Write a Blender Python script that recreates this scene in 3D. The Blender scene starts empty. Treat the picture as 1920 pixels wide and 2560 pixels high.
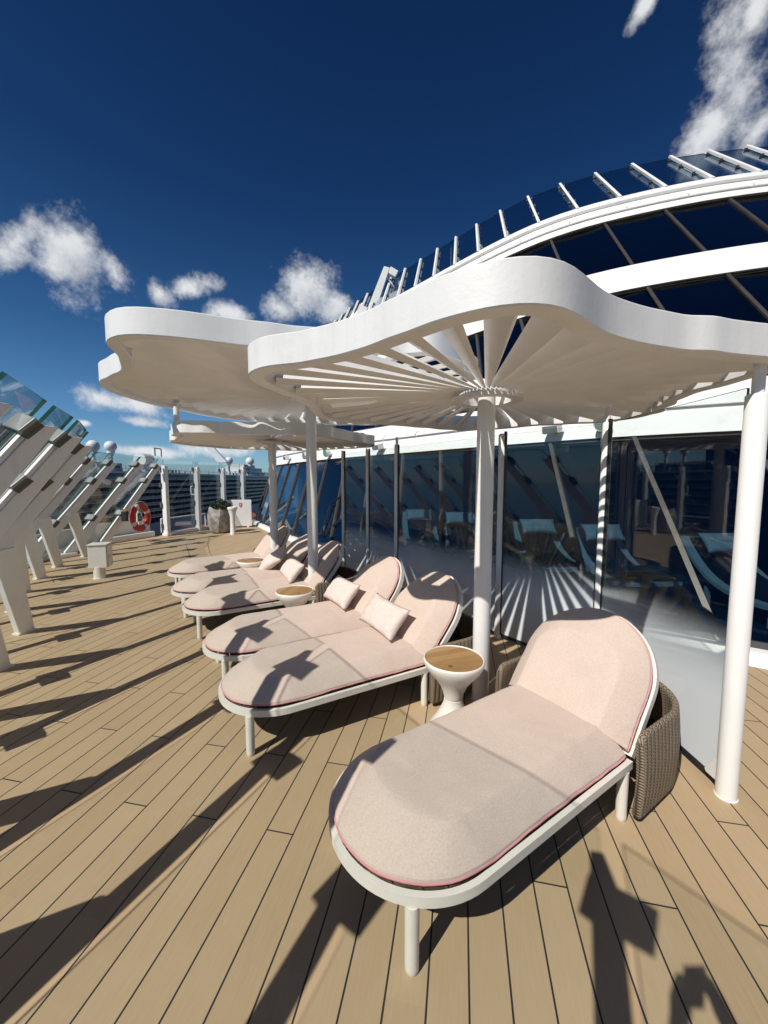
import bpy, bmesh, math, random
from math import sin, cos, pi, radians, atan2, hypot, sqrt
from mathutils import Vector, Matrix, noise
random.seed(7)
sc = bpy.context.scene
COL = sc.collection

# ---------------------------------------------------------------- camera
cam = bpy.data.cameras.new('camera')
cam.sensor_width = 36.0; cam.lens = 13.5; cam.clip_start = 0.02; cam.clip_end = 9000
co = bpy.data.objects.new('camera', cam); COL.objects.link(co)
co.location = (0, 0, 1.65); co.rotation_euler = (radians(90 - 4.785), 0, 0)
sc.camera = co
# ---------------------------------------------------------------- view / exposure
sc.view_settings.view_transform = 'Standard'; sc.view_settings.look = 'None'
sc.view_settings.exposure = 0.0; sc.view_settings.gamma = 1.0
sc.cycles.max_bounces = 10; sc.cycles.transparent_max_bounces = 24
sc.cycles.diffuse_bounces = 4; sc.cycles.glossy_bounces = 5; sc.cycles.transmission_bounces = 6
sc.cycles.caustics_reflective = False; sc.cycles.caustics_refractive = False
sc.cycles.sample_clamp_indirect = 6.0
sc.cycles.use_denoising = True
# ---------------------------------------------------------------- sun and sky
SUN_EL, SUN_AZ = radians(46.8), radians(41.75)          # shadows run towards +x +y
sun = bpy.data.lights.new('sun', 'SUN'); sun.energy = 4.75; sun.angle = radians(0.5); sun.color = (1.0, 0.955, 0.88)
so = bpy.data.objects.new('sun', sun); COL.objects.link(so)
to_sun = Vector((-sin(SUN_AZ) * cos(SUN_EL), -cos(SUN_AZ) * cos(SUN_EL), sin(SUN_EL)))
so.rotation_euler = to_sun.to_track_quat('Z', 'Y').to_euler(); so.location = (-20, -22, 32)

world = bpy.data.worlds.new("World"); sc.world = world; world.use_nodes = True
WT = world.node_tree; WT.nodes.clear()

class NT:                                                # small node-tree builder
    def __init__(s, t): s.t = t
    def n(s, typ, **kw):
        o = s.t.nodes.new(typ)
        for k, v in kw.items(): setattr(o, k, v)
        return o
    def put(s, sock, v):
        if hasattr(v, 'is_output'): s.t.links.new(v, sock)
        elif v is not None: sock.default_value = v
    def m(s, op, a, b=None, c=None, clamp=False):
        o = s.n('ShaderNodeMath', operation=op, use_clamp=clamp)
        for i, v in enumerate((a, b, c)): s.put(o.inputs[i], v)
        return o.outputs[0]
    def vm(s, op, a, b=None, out=0):
        o = s.n('ShaderNodeVectorMath', operation=op)
        s.put(o.inputs[0], a)
        if b is not None: s.put(o.inputs['Scale' if op == 'SCALE' else 1], b)
        return o.outputs[out]
    def xyz(s, x, y, z):
        o = s.n('ShaderNodeCombineXYZ')
        for i, v in enumerate((x, y, z)): s.put(o.inputs[i], v)
        return o.outputs[0]
    def sep(s, v):
        o = s.n('ShaderNodeSeparateXYZ'); s.put(o.inputs[0], v); return o.outputs
    def noise(s, vec, scale, detail=4, rough=.55, dim='3D'):
        o = s.n('ShaderNodeTexNoise', noise_dimensions=dim)
        if vec is not None: s.put(o.inputs['Vector'], vec)
        o.inputs['Scale'].default_value = scale; o.inputs['Detail'].default_value = detail
        o.inputs['Roughness'].default_value = rough
        return o.outputs[0]
    def ramp(s, f, stops):
        o = s.n('ShaderNodeValToRGB'); r = o.color_ramp
        while len(r.elements) < len(stops): r.elements.new(.5)
        for e, (p, c) in zip(r.elements, stops):
            e.position = p; e.color = (*c, 1) if len(c) == 3 else c
        s.put(o.inputs[0], f); return o.outputs[0]
    def mix(s, f, a, b, blend='MIX'):
        o = s.n('ShaderNodeMix', data_type='RGBA', blend_type=blend)
        for sock, v in ((o.inputs[0], f), (o.inputs[6], a), (o.inputs[7], b)):
            if isinstance(v, tuple) and len(v) == 3: v = (*v, 1)
            s.put(sock, v)
        return o.outputs[2]
    def smooth(s, x, a, b):
        o = s.n('ShaderNodeMapRange', interpolation_type='SMOOTHSTEP')
        s.put(o.inputs[0], x); o.inputs[1].default_value = a; o.inputs[2].default_value = b
        return o.outputs[0]

W = NT(WT)
sky = W.n('ShaderNodeTexSky', sky_type='NISHITA'); sky.sun_disc = False
sky.sun_elevation = SUN_EL; sky.sun_rotation = atan2(to_sun.x, to_sun.y)
sky.air_density = 1.0; sky.dust_density = 0.4; sky.ozone_density = 3.0; sky.altitude = 20
dirv = W.n('ShaderNodeTexCoord').outputs['Generated']
dirv = W.vm('NORMALIZE', dirv)
dz = W.sep(dirv)[2]
# a polarised, very deep blue: the sky colour itself darkens away from the horizon
tint = W.ramp(dz, [(0.0, (.50, .70, .95)), (.10, (.40, .64, .84)), (.30, (.20, .42, .60)), (.55, (.090, .235, .42)), (.85, (.048, .15, .30))])
skyc = W.mix(1.0, sky.outputs[0], tint, 'MULTIPLY')
CLOUDS = [((-0.616,0.679,0.400),(14.617,23.046,-16.578),(8.345,1.304,10.636)),
((-0.559,0.732,0.390),(7.299,8.296,-5.094),(9.804,0.541,13.022)),
((-0.511,0.767,0.387),(23.340,12.389,6.255),(5.538,-6.305,19.794)),
((-0.452,0.810,0.374),(24.321,11.200,5.175),(6.909,-9.470,28.853)),
((-0.403,0.826,0.394),(13.407,3.333,6.747),(-5.844,-20.609,37.270)),
((-0.169,0.893,0.417),(11.689,1.819,0.849),(1.587,-6.779,15.167)),
((-0.241,0.892,0.382),(18.453,4.213,1.805),(3.167,-9.314,23.734)),
((-0.119,0.913,0.391),(18.155,1.996,0.855),(1.581,-9.768,23.275)),
((-0.332,0.872,0.361),(16.053,5.218,2.161),(5.851,-11.964,34.276)),
((-0.583,0.794,0.169),(13.132,10.104,-2.179),(9.714,-0.166,34.254)),
((-0.528,0.834,0.161),(12.614,8.159,-0.893),(8.883,-1.852,38.736)),
((-0.523,0.843,0.126),(20.535,12.455,1.866),(7.736,-6.183,73.300)),
((-0.606,0.788,0.114),(48.933,36.862,5.336),(15.456,-8.224,138.942)),
((-0.513,0.856,0.061),(8.959,5.334,0.382),(4.901,-2.173,71.294)),
((-0.397,0.915,0.070),(9.279,3.996,0.307),(3.149,-2.743,53.534)),
((-0.329,0.940,0.087),(20.343,7.065,0.650),(2.625,-3.457,47.562)),
((0.534,0.626,0.568),(18.3,-20.7,5.6),(-5.6,-0.47,5.8)),
((0.521,0.658,0.544),(13.,-12.4,2.5),(-12.4,-1.9,14.1)),
((0.567,0.632,0.528),(27.910,-14.740,-12.331),(-9.299,-8.003,19.553)),
((0.379,0.619,0.688),(34.284,-22.180,1.079),(-48.391,-14.857,40.012)),
((0.508,0.580,0.637),(37.702,-33.087,0.034),(-20.079,-3.690,19.379)),
((0.041,0.998,0.051),(2.660,-0.110,-0.006),(-0.304,-2.771,54.430))]
def cloud_density(d):
    acc = None
    for c, a, b in CLOUDS:
        ln = W.m('MULTIPLY', .80, W.vm('LENGTH', W.xyz(W.vm('DOT_PRODUCT', d, a, 1), W.vm('DOT_PRODUCT', d, b, 1), 0), out=1))
        f = W.m('SUBTRACT', 1.0, ln)
        f = W.m('ADD', f, W.m('MULTIPLY', W.m('LESS_THAN', W.vm('DOT_PRODUCT', d, c, 1), 0.4), -9.0))
        acc = f if acc is None else W.m('SMOOTH_MAX', acc, f, .30)
    n1 = W.noise(d, 9.0, 9, .60)
    n2 = W.noise(d, 38.0, 5, .6)
    n3 = W.noise(d, 110.0, 4, .6)
    q = W.m('ADD', W.m('MULTIPLY', W.m('SUBTRACT', n1, .5), 2.0), W.m('ADD', W.m('MULTIPLY', W.m('SUBTRACT', n2, .5), .62), W.m('MULTIPLY', W.m('SUBTRACT', n3, .5), .34)))
    acc = W.m('MAXIMUM', acc, -1.5)
    return W.m('ADD', acc, q)
den = cloud_density(dirv)
den_up = cloud_density(W.vm('NORMALIZE', W.vm('ADD', dirv, (-.018, -.006, .030))))
alpha = W.smooth(den, .12, .92)
shade = W.smooth(den_up, .25, 1.5)
ccol = W.ramp(shade, [(0.0, (.86, .88, .90)), (.5, (.60, .64, .69)), (1.0, (.33, .38, .46))])
skyB = W.n('ShaderNodeBackground'); W.put(skyB.inputs[0], skyc); skyB.inputs[1].default_value = 0.108
cldB = W.n('ShaderNodeBackground'); W.put(cldB.inputs[0], ccol); cldB.inputs[1].default_value = 0.92
mixw = W.n('ShaderNodeMixShader'); W.put(mixw.inputs[0], W.m('MULTIPLY', alpha, .95))
WT.links.new(skyB.outputs[0], mixw.inputs[1]); WT.links.new(cldB.outputs[0], mixw.inputs[2])
wo = W.n('ShaderNodeOutputWorld'); WT.links.new(mixw.outputs[0], wo.inputs[0])

# ---------------------------------------------------------------- materials
def new_mat(name):
    m = bpy.data.materials.new(name); m.use_nodes = True; m.node_tree.nodes.clear()
    b = NT(m.node_tree); b.mat = m
    b.out = b.n('ShaderNodeOutputMaterial')
    return b
def principled(b, color, rough=.5, metal=0.0, spec=.5):
    p = b.n('ShaderNodeBsdfPrincipled')
    if isinstance(color, tuple): color = (*color, 1) if len(color) == 3 else color
    b.put(p.inputs['Base Color'], color); b.put(p.inputs['Roughness'], rough)
    p.inputs['Metallic'].default_value = metal; p.inputs['Specular IOR Level'].default_value = spec
    b.t.links.new(p.outputs[0], b.out.inputs[0])
    return p
def bump(b, p, h, dist=.002, strength=.5):
    o = b.n('ShaderNodeBump'); b.put(o.inputs['Height'], h)
    o.inputs['Distance'].default_value = dist; o.inputs['Strength'].default_value = strength
    b.t.links.new(o.outputs[0], p.inputs['Normal'])
def objco(b): return b.n('ShaderNodeTexCoord').outputs['Object']
def plain(name, c, rough=.5, metal=0.0, var=.06, nscale=6.0, bmp=0.0, bscale=80.0, spec=.5):
    b = new_mat(name); v = objco(b)
    n = b.noise(v, nscale, 5, .6)
    c2 = tuple(x * (1 - var * 2) for x in c); c1 = tuple(min(1, x * (1 + var)) for x in c)
    p = principled(b, b.mix(b.smooth(n, .3, .7), c2, c1), rough, metal, spec)
    if bmp: bump(b, p, b.noise(v, bscale, 3, .6), bmp, .6)
    return b.mat
M = {}
def white_mat():
    b = new_mat('white_paint'); v = b.n('ShaderNodeNewGeometry').outputs['Position']
    st = b.noise(b.vm('MULTIPLY', v, (14., 14., 1.6)), 1.0, 5, .65)
    big = b.noise(v, 1.7, 4, .6); sp = b.noise(v, 30.0, 4, .7)
    f = b.m('ADD', b.m('MULTIPLY', st, .5), b.m('MULTIPLY', big, .5))
    c = b.ramp(f, [(.30, (.70, .69, .665)), (.48, (.79, .78, .755)), (.7, (.82, .81, .79))])
    c = b.mix(b.m('MULTIPLY', b.smooth(sp, .68, .80), .25), c, (.55, .52, .47))
    p = principled(b, c, b.m('ADD', .34, b.m('MULTIPLY', big, .16)))
    bump(b, p, b.m('ADD', b.m('MULTIPLY', b.noise(v, 60.0, 3, .6), .6), b.m('MULTIPLY', b.noise(v, 9.0, 3, .5), 1.2)), .0018, .7)
    return b.mat
M['white'] = white_mat()
M['slat_white'] = plain('slat_paint', (.80, .785, .755), .24, var=.02, nscale=5, bmp=.0008, bscale=40)
M['white_gloss'] = plain('white_gloss', (.80, .79, .76), .25, var=.015, nscale=3)
M['cream'] = plain('cream_powder_coat', (.74, .71, .64), .42, var=.02, nscale=8, bmp=.0004, bscale=300)
M['hullwhite'] = plain('hull_white', (.70, .72, .74), .5, var=.05, nscale=.3)
M['dark'] = plain('black_rubber', (.018, .018, .02), .6, var=.2)
M['grey_clamp'] = plain('grey_gasket', (.10, .095, .085), .5, var=.1)
M['clamp_grey'] = plain('clamp_plate', (.30, .305, .295), .45, .2, var=.05)
M['bronze'] = plain('bronze_mullion', (.085, .075, .068), .35, .3, var=.1)
M['pillow'] = plain('pillow_linen', (.69, .575, .52), .9, var=.05, nscale=25, bmp=.0012, bscale=420, spec=.1)
M['piping'] = plain('pink_piping', (.66, .30, .31), .8, var=.05, spec=.1)
M['slat_wood'] = plain('brown_slats', (.105, .078, .05), .6, var=.2, nscale=20)
M['green_edge'] = plain('glass_edge', (.035, .12, .10), .15, var=.1)
M['red'] = plain('lifebuoy_red', (.47, .032, .020), .5, var=.06)
M['rope'] = plain('white_rope', (.72, .70, .66), .8, var=.05)
M['stone'] = plain('planter_stone', (.36, .33, .29), .85, var=.22, nscale=7, bmp=.01, bscale=9)
M['leaf'] = plain('shrub_leaf', (.028, .05, .02), .6, var=.4, nscale=14)
M['bark'] = plain('bark', (.08, .06, .045), .9, var=.2)
M['skin'] = plain('skin', (.52, .34, .25), .5, var=.05)
M['shirt'] = plain('dark_blue_shirt', (.03, .04, .075), .85, var=.1)
M['trousers'] = plain('grey_trousers', (.07, .07, .075), .85, var=.1)
M['hair'] = plain('brown_hair', (.035, .024, .017), .7, var=.2)
M['phone'] = plain('black_phone', (.015, .015, .017), .25)
M['steel'] = plain('steel', (.45, .45, .45), .35, .8)
M['lens'] = plain('lamp_lens', (.16, .2, .2), .1, 0, var=.1)
M['green_lamp'] = plain('green_lamp', (.05, .26, .14), .2)
M['sign_green'] = plain('sign_green', (.012, .07, .04), .4)
M['navy_paint'] = plain('navy_paint', (.010, .022, .095), .5)
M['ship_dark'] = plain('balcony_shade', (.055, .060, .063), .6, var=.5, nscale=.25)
M['ship_rail'] = plain('balcony_rail', (.13, .14, .14), .35, var=.4, nscale=.4)
M['ship_grey'] = plain('ship_grey', (.33, .37, .42), .6, var=.15, nscale=.1)
M['ship_slab'] = plain('ship_slab', (.48, .48, .47), .6, var=.1, nscale=.2)
M['ship_navy'] = plain('ship_navy', (.02, .035, .06), .4, var=.2, nscale=.2)
M['roof_red'] = plain('red_roof', (.42, .12, .07), .8, var=.15, nscale=.3)
M['concrete'] = plain('quay_concrete', (.30, .29, .27), .85, var=.12, nscale=.05)
M['shed_wall'] = plain('shed_wall', (.36, .33, .30), .8, var=.1, nscale=.2)
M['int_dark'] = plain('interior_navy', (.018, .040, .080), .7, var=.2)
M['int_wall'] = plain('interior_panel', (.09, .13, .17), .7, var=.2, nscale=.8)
M['towel'] = plain('grey_towel', (.05, .085, .09), .95, var=.1, nscale=20)
M['int_cushion'] = plain('charcoal_cushion', (.022, .028, .033), .9, var=.2)
M['int_white'] = plain('interior_white', (.84, .86, .84), .45, var=.02)
M['seam'] = plain('margin_caulk', (.035, .032, .03), .7)

def deck_mat():
    b = new_mat('teak_deck'); pos = b.n('ShaderNodeNewGeometry').outputs['Position']
    a = radians(11.3); Wd = .1325
    s = b.vm('DOT_PRODUCT', pos, (sin(a), cos(a), 0), 1)
    p = b.vm('DOT_PRODUCT', pos, (cos(a), -sin(a), 0), 1)
    u = b.m('SUBTRACT', b.m('DIVIDE', p, Wd), .4)
    i = b.m('FLOOR', u); fr = b.m('SUBTRACT', u, i)
    edge = b.m('MULTIPLY', b.m('MINIMUM', fr, b.m('SUBTRACT', 1.0, fr)), Wd)
    k = b.m('FLOORED_MODULO', b.m('SUBTRACT', i, 2.0), 3.0)
    t = b.m('DIVIDE', b.m('SUBTRACT', b.m('SUBTRACT', s, 1.545), b.m('MULTIPLY', k, .47)), 1.41)
    row = b.m('FLOOR', t); tf = b.m('SUBTRACT', t, row)
    je = b.m('MULTIPLY', b.m('MINIMUM', tf, b.m('SUBTRACT', 1.0, tf)), 1.41)
    je = b.m('ADD', je, b.m('LESS_THAN', s, 1.35))          # the boards nearest the viewer run through
    d = b.m('MINIMUM', edge, je)
    seam = b.m('SUBTRACT', 1.0, b.smooth(d, .0026, .0040))
    rnd = b.n('ShaderNodeTexWhiteNoise', noise_dimensions='2D')
    b.put(rnd.inputs['Vector'], b.xyz(i, row, 0))
    grain = b.noise(b.xyz(b.m('MULTIPLY', p, 260.0), b.m('MULTIPLY', s, 9.0), b.m('MULTIPLY', i, 7.3)), 1.0, 4, .6)
    blotch = b.noise(pos, 1.1, 5, .6)
    dirt = b.noise(pos, 5.5, 6, .65)
    f = b.m('ADD', b.m('MULTIPLY', rnd.outputs[0], .22), b.m('ADD', b.m('MULTIPLY', grain, .50), b.m('MULTIPLY', blotch, .48)))
    col = b.ramp(f, [(.22, (.350, .242, .136)), (.50, (.432, .310, .182)), (.9, (.505, .374, .231))])
    col = b.mix(b.m('MULTIPLY', b.smooth(dirt, .56, .74), .30), col, (.45, .37, .28))
    col = b.mix(seam, col, (.030, .028, .026))
    pr = principled(b, col, b.m('ADD', .52, b.m('MULTIPLY', dirt, .25)), 0, .35)
    bump(b, pr, b.m('SUBTRACT', b.m('MULTIPLY', grain, .25), seam), .0015, .5)
    return b.mat
M['deck'] = deck_mat()

def fabric_mat():
    b = new_mat('pink_fabric'); v = objco(b)
    w1 = b.noise(b.vm('MULTIPLY', v, (500., 160., 300.)), 1.0, 2, .6)
    w2 = b.noise(b.vm('MULTIPLY', v, (150., 520., 300.)), 1.0, 2, .6)
    w = b.m('ADD', b.m('MULTIPLY', w1, .5), b.m('MULTIPLY', w2, .5))
    sl = b.noise(v, 150.0, 3, .75)
    big = b.noise(v, 5.0, 4, .6)
    f = b.m('ADD', b.m('MULTIPLY', w, .5), b.m('ADD', b.m('MULTIPLY', sl, .44), b.m('MULTIPLY', big, .16)))
    col = b.ramp(f, [(.33, (.45, .345, .285)), (.52, (.57, .455, .38)), (.70, (.67, .555, .475))])
    pr = principled(b, col, .92, 0, .12)
    pr.inputs['Sheen Weight'].default_value = .15
    wr = b.noise(b.vm('MULTIPLY', v, (3.0, 9.0, 5.0)), 1.0, 3, .5)
    h = b.m('ADD', b.m('MULTIPLY', w, .00022), b.m('MULTIPLY', wr, .010))
    bump(b, pr, h, 1.0, .6)
    return b.mat
M['fabric'] = fabric_mat()

def wicker_mat():
    b = new_mat('braided_wicker'); uv = b.n('ShaderNodeUVMap').outputs[0]
    x, y, _ = b.sep(uv)
    cw = .038                                             # a column of braid
    cu = b.m('DIVIDE', x, cw); ci = b.m('FLOOR', cu); cf = b.m('SUBTRACT', cu, ci)
    vee = b.m('ABSOLUTE', b.m('SUBTRACT', cf, .5))
    ph = b.m('ADD', b.m('DIVIDE', y, .0165), b.m('MULTIPLY', vee, 2.2))
    r = b.m('ABSOLUTE', b.m('SINE', b.m('MULTIPLY', ph, pi)))
    colm = b.m('POWER', b.m('SINE', b.m('MULTIPLY', cf, pi)), .35)
    ctr = b.smooth(vee, 0.0, .07)
    h = b.m('MULTIPLY', b.m('MULTIPLY', b.m('POWER', r, .55), colm), b.m('ADD', .6, b.m('MULTIPLY', ctr, .4)))
    n = b.noise(objco(b), 40, 3, .6)
    col = b.mix(b.smooth(h, .15, .75), (.045, .036, .027), b.mix(n, (.25, .19, .13), (.36, .285, .205)))
    pr = principled(b, col, .55, 0, .35)
    bump(b, pr, h, .006, 1.0)
    return b.mat
M['wicker'] = wicker_mat()

def table_wood():
    b = new_mat('teak_top'); v = objco(b); x, y, z = b.sep(v)
    st = b.m('DIVIDE', y, .062); si = b.m('FLOOR', st)
    g = b.noise(b.xyz(b.m('MULTIPLY', x, 8.0), b.m('MULTIPLY', y, 140.0), b.m('MULTIPLY', si, 3.7)), 1.0, 4, .6)
    rn = b.n('ShaderNodeTexWhiteNoise', noise_dimensions='1D'); b.put(rn.inputs['W'], si)
    f = b.m('ADD', b.m('MULTIPLY', g, .6), b.m('MULTIPLY', rn.outputs[0], .4))
    pr = principled(b, b.ramp(f, [(.2, (.25, .135, .05)), (.5, (.36, .21, .085)), (.85, (.46, .29, .13))]), .5, 0, .4)
    bump(b, pr, g, .0006, .5)
    return b.mat
M['teak'] = table_wood()

def both_sides(b, fr, ior):                              # same reflectance on front and back faces of a thin pane
    back = b.n('ShaderNodeNewGeometry').outputs['Backfacing']
    b.put(fr.inputs[0], b.m('ADD', ior, b.m('MULTIPLY', back, 1.0 / ior - ior)))
def glass_mat(name, tint, refl=1.0, rough=0.0, ior=1.5):
    b = new_mat(name)
    tr = b.n('ShaderNodeBsdfTransparent'); tr.inputs[0].default_value = (*tint, 1)
    gl = b.n('ShaderNodeBsdfGlossy'); gl.inputs['Roughness'].default_value = rough
    gl.inputs['Color'].default_value = (.95, .97, 1, 1)
    fr = b.n('ShaderNodeFresnel'); both_sides(b, fr, ior)
    mx = b.n('ShaderNodeMixShader'); b.put(mx.inputs[0], b.m('MULTIPLY', fr.outputs[0], refl, clamp=True))
    b.t.links.new(tr.outputs[0], mx.inputs[1]); b.t.links.new(gl.outputs[0], mx.inputs[2])
    b.t.links.new(mx.outputs[0], b.out.inputs[0])
    return b.mat
M['glass'] = glass_mat('clear_glass', (.935, .962, .957))
M['glass_up'] = glass_mat('upper_glass', (.72, .79, .82))
M['facade_glass'] = glass_mat('tinted_glass', (.47, .57, .63), 1.35, .004, 1.55)
M['dark_glass'] = glass_mat('dark_tinted_glass', (.42, .54, .60), 2.0, .004, 1.5)

def frosted_mat():
    b = new_mat('frosted_screen_glass')
    z = b.sep(b.n('ShaderNodeNewGeometry').outputs['Position'])[2]
    wob = b.m('MULTIPLY', b.m('SUBTRACT', b.noise(b.n('ShaderNodeNewGeometry').outputs['Position'], 1.2, 2), .5), .12)
    f = b.m('SUBTRACT', 1.0, b.smooth(b.m('ADD', z, wob), .46, .94))
    tr = b.n('ShaderNodeBsdfTransparent'); tr.inputs[0].default_value = (.93, .965, .955, 1)
    gl = b.n('ShaderNodeBsdfGlossy'); gl.inputs['Roughness'].default_value = 0.0
    fr = b.n('ShaderNodeFresnel'); both_sides(b, fr, 1.5)
    df = b.n('ShaderNodeBsdfDiffuse'); df.inputs[0].default_value = (.80, .85, .89, 1)
    tl = b.n('ShaderNodeBsdfTranslucent'); tl.inputs[0].default_value = (.6, .66, .72, 1)
    fm = b.n('ShaderNodeMixShader'); fm.inputs[0].default_value = .12
    b.t.links.new(df.outputs[0], fm.inputs[1]); b.t.links.new(tl.outputs[0], fm.inputs[2])
    m1 = b.n('ShaderNodeMixShader'); b.put(m1.inputs[0], f)
    b.t.links.new(tr.outputs[0], m1.inputs[1]); b.t.links.new(fm.outputs[0], m1.inputs[2])
    m2 = b.n('ShaderNodeMixShader'); b.put(m2.inputs[0], fr.outputs[0])
    b.t.links.new(m1.outputs[0], m2.inputs[1]); b.t.links.new(gl.outputs[0], m2.inputs[2])
    b.t.links.new(m2.outputs[0], b.out.inputs[0])
    return b.mat
M['frosted'] = frosted_mat()

def water_mat():
    b = new_mat('harbour_water'); v = b.n('ShaderNodeNewGeometry').outputs['Position']
    pr = principled(b, (.012, .035, .045), .12)
    bump(b, pr, b.noise(v, .35, 5, .6), .5, .4)
    return b.mat
M['water'] = water_mat()

def carpet_mat():
    b = new_mat('lounge_carpet'); v = b.n('ShaderNodeNewGeometry').outputs['Position']
    x, y, z = b.sep(v)
    a = b.m('FLOORED_MODULO', b.m('ADD', b.m('MULTIPLY', x, 2.4), b.m('MULTIPLY', y, 1.1)), 1.0)
    c = b.m('FLOORED_MODULO', b.m('SUBTRACT', b.m('MULTIPLY', y, 2.6), b.m('MULTIPLY', x, 1.3)), 1.0)
    patch = b.m('MULTIPLY', b.m('LESS_THAN', a, .34), b.m('LESS_THAN', c, .45))
    stripe = b.m('LESS_THAN', b.m('FLOORED_MODULO', b.m('MULTIPLY', b.m('ADD', x, y), 22.0), 1.0), .4)
    f = b.m('MULTIPLY', patch, stripe)
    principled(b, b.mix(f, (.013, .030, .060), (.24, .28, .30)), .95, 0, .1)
    return b.mat
M['carpet'] = carpet_mat()

def hexwall_mat():
    b = new_mat('patterned_wall'); v = b.n('ShaderNodeNewGeometry').outputs['Position']
    vo = b.n('ShaderNodeTexVoronoi', feature='F1', distance='MANHATTAN'); b.put(vo.inputs['Vector'], v); vo.inputs['Scale'].default_value = 4.2
    z = b.sep(v)[2]
    sel = b.m('MULTIPLY', b.m('GREATER_THAN', b.sep(vo.outputs['Color'])[0], .62), b.m('LESS_THAN', vo.outputs['Distance'], .5))
    principled(b, b.mix(sel, (.055, .090, .130), (.018, .035, .060)), .6)
    return b.mat
M['hexwall'] = hexwall_mat()

# ---------------------------------------------------------------- mesh helpers
class MB:
    def __init__(s): s.v = []; s.f = []; s.mi = []; s.uv = {}
    def add(s, vs, fs, mi=0):
        o = len(s.v); s.v += [tuple(x) for x in vs]
        for f in fs: s.f.append(tuple(i + o for i in f)); s.mi.append(mi)
        return o
    def box(s, c, size, R=None, mi=0):
        hx, hy, hz = (x / 2 for x in size); R = R or Matrix.Identity(3); c = Vector(c)
        vs = [c + R @ Vector((x, y, z)) for z in (-hz, hz) for x, y in ((-hx, -hy), (hx, -hy), (hx, hy), (-hx, hy))]
        s.add(vs, [(3, 2, 1, 0), (4, 5, 6, 7), (0, 1, 5, 4), (1, 2, 6, 5), (2, 3, 7, 6), (3, 0, 4, 7)], mi)
    def hexa(s, bottom, top, mi=0, side_mi=None):
        n = len(bottom)
        o = s.add(list(bottom) + list(top), [tuple(range(n - 1, -1, -1)), tuple(range(n, 2 * n))], mi)
        for i in range(n):
            j = (i + 1) % n
            s.f.append((o + i, o + j, o + n + j, o + n + i)); s.mi.append(mi if side_mi is None else side_mi)
    def tube(s, pts, r, n=10, cap=True, mi=0, closed=False):
        pts = [Vector(p) for p in pts]; L = len(pts)
        rs = r if isinstance(r, (list, tuple)) else [r] * L
        rings = []; prev = None
        for i, p in enumerate(pts):
            a = pts[(i - 1) % L] if (i > 0 or closed) else p; c = pts[(i + 1) % L] if (i < L - 1 or closed) else p
            t = (c - a).normalized()
            if prev is None:
                prev = t.orthogonal().normalized()
            prev = (prev - t * prev.dot(t)).normalized(); q = t.cross(prev)
            rings.append([p + (prev * cos(2 * pi * k / n) + q * sin(2 * pi * k / n)) * rs[i] for k in range(n)])
        o = s.add([v for rg in rings for v in rg], [], mi)
        for i in range(L if closed else L - 1):
            i2 = (i + 1) % L
            for k in range(n):
                k2 = (k + 1) % n
                s.f.append((o + i * n + k, o + i * n + k2, o + i2 * n + k2, o + i2 * n + k)); s.mi.append(mi)
        if cap and not closed:
            s.f.append(tuple(o + k for k in range(n - 1, -1, -1))); s.mi.append(mi)
            s.f.append(tuple(o + (L - 1) * n + k for k in range(n))); s.mi.append(mi)
    def lathe(s, prof, n=40, c=(0, 0, 0), mi=0, capb=True, capt=True):
        rings = [[(c[0] + r * cos(2 * pi * k / n), c[1] + r * sin(2 * pi * k / n), c[2] + z) for k in range(n)] for r, z in prof]
        s.loft(rings, True, capb, capt, mi)
    def loft(s, rings, closed=True, capb=True, capt=True, mi=0):
        n = len(rings[0]); o = s.add([v for r in rings for v in r], [], mi)
        for i in range(len(rings) - 1):
            for k in range(n if closed else n - 1):
                k2 = (k + 1) % n
                s.f.append((o + i * n + k, o + i * n + k2, o + (i + 1) * n + k2, o + (i + 1) * n + k)); s.mi.append(mi)
        if capb: s.f.append(tuple(o + k for k in range(n - 1, -1, -1))); s.mi.append(mi)
        if capt:
            e = o + (len(rings) - 1) * n
            s.f.append(tuple(e + k for k in range(n))); s.mi.append(mi)
    def build(s, name, mats, parent=None, smooth=None, bevel=0.0, sub=0, loc=None, rz=None, matrix=None):
        me = bpy.data.meshes.new(name); me.from_pydata(s.v, [], s.f); me.update()
        bm = bmesh.new(); bm.from_mesh(me); bmesh.ops.recalc_face_normals(bm, faces=bm.faces); bm.to_mesh(me); bm.free()
        mats = mats if isinstance(mats, (list, tuple)) else [mats]
        for m in mats: me.materials.append(M[m] if isinstance(m, str) else m)
        if len(mats) > 1: me.polygons.foreach_set('material_index', s.mi)
        if smooth is not None:
            me.polygons.foreach_set('use_smooth', [True] * len(me.polygons)); me.set_sharp_from_angle(angle=radians(smooth))
        o = bpy.data.objects.new(name, me); COL.objects.link(o)
        if parent is not None: o.parent = parent
        if bevel:
            md = o.modifiers.new('bevel', 'BEVEL'); md.width = bevel; md.segments = 2; md.limit_method = 'ANGLE'; md.angle_limit = radians(35)
        if sub:
            md = o.modifiers.new('sub', 'SUBSURF'); md.levels = md.render_levels = sub
        if matrix is not None: o.matrix_local = matrix
        if loc is not None: o.location = loc
        if rz is not None: o.rotation_euler = (0, 0, rz)
        return o
def tag(o, label, cat, group=None):
    o['label'] = label; o['category'] = cat
    if group: o['group'] = group
    return o
def structure(o): o['kind'] = 'structure'; return o
def thing(name, label, cat, loc=(0, 0, 0), rz=0.0, group=None):
    o = bpy.data.objects.new(name, None); COL.objects.link(o); o.empty_display_size = .1
    o.location = loc; o.rotation_euler = (0, 0, rz)
    return tag(o, label, cat, group)
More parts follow.
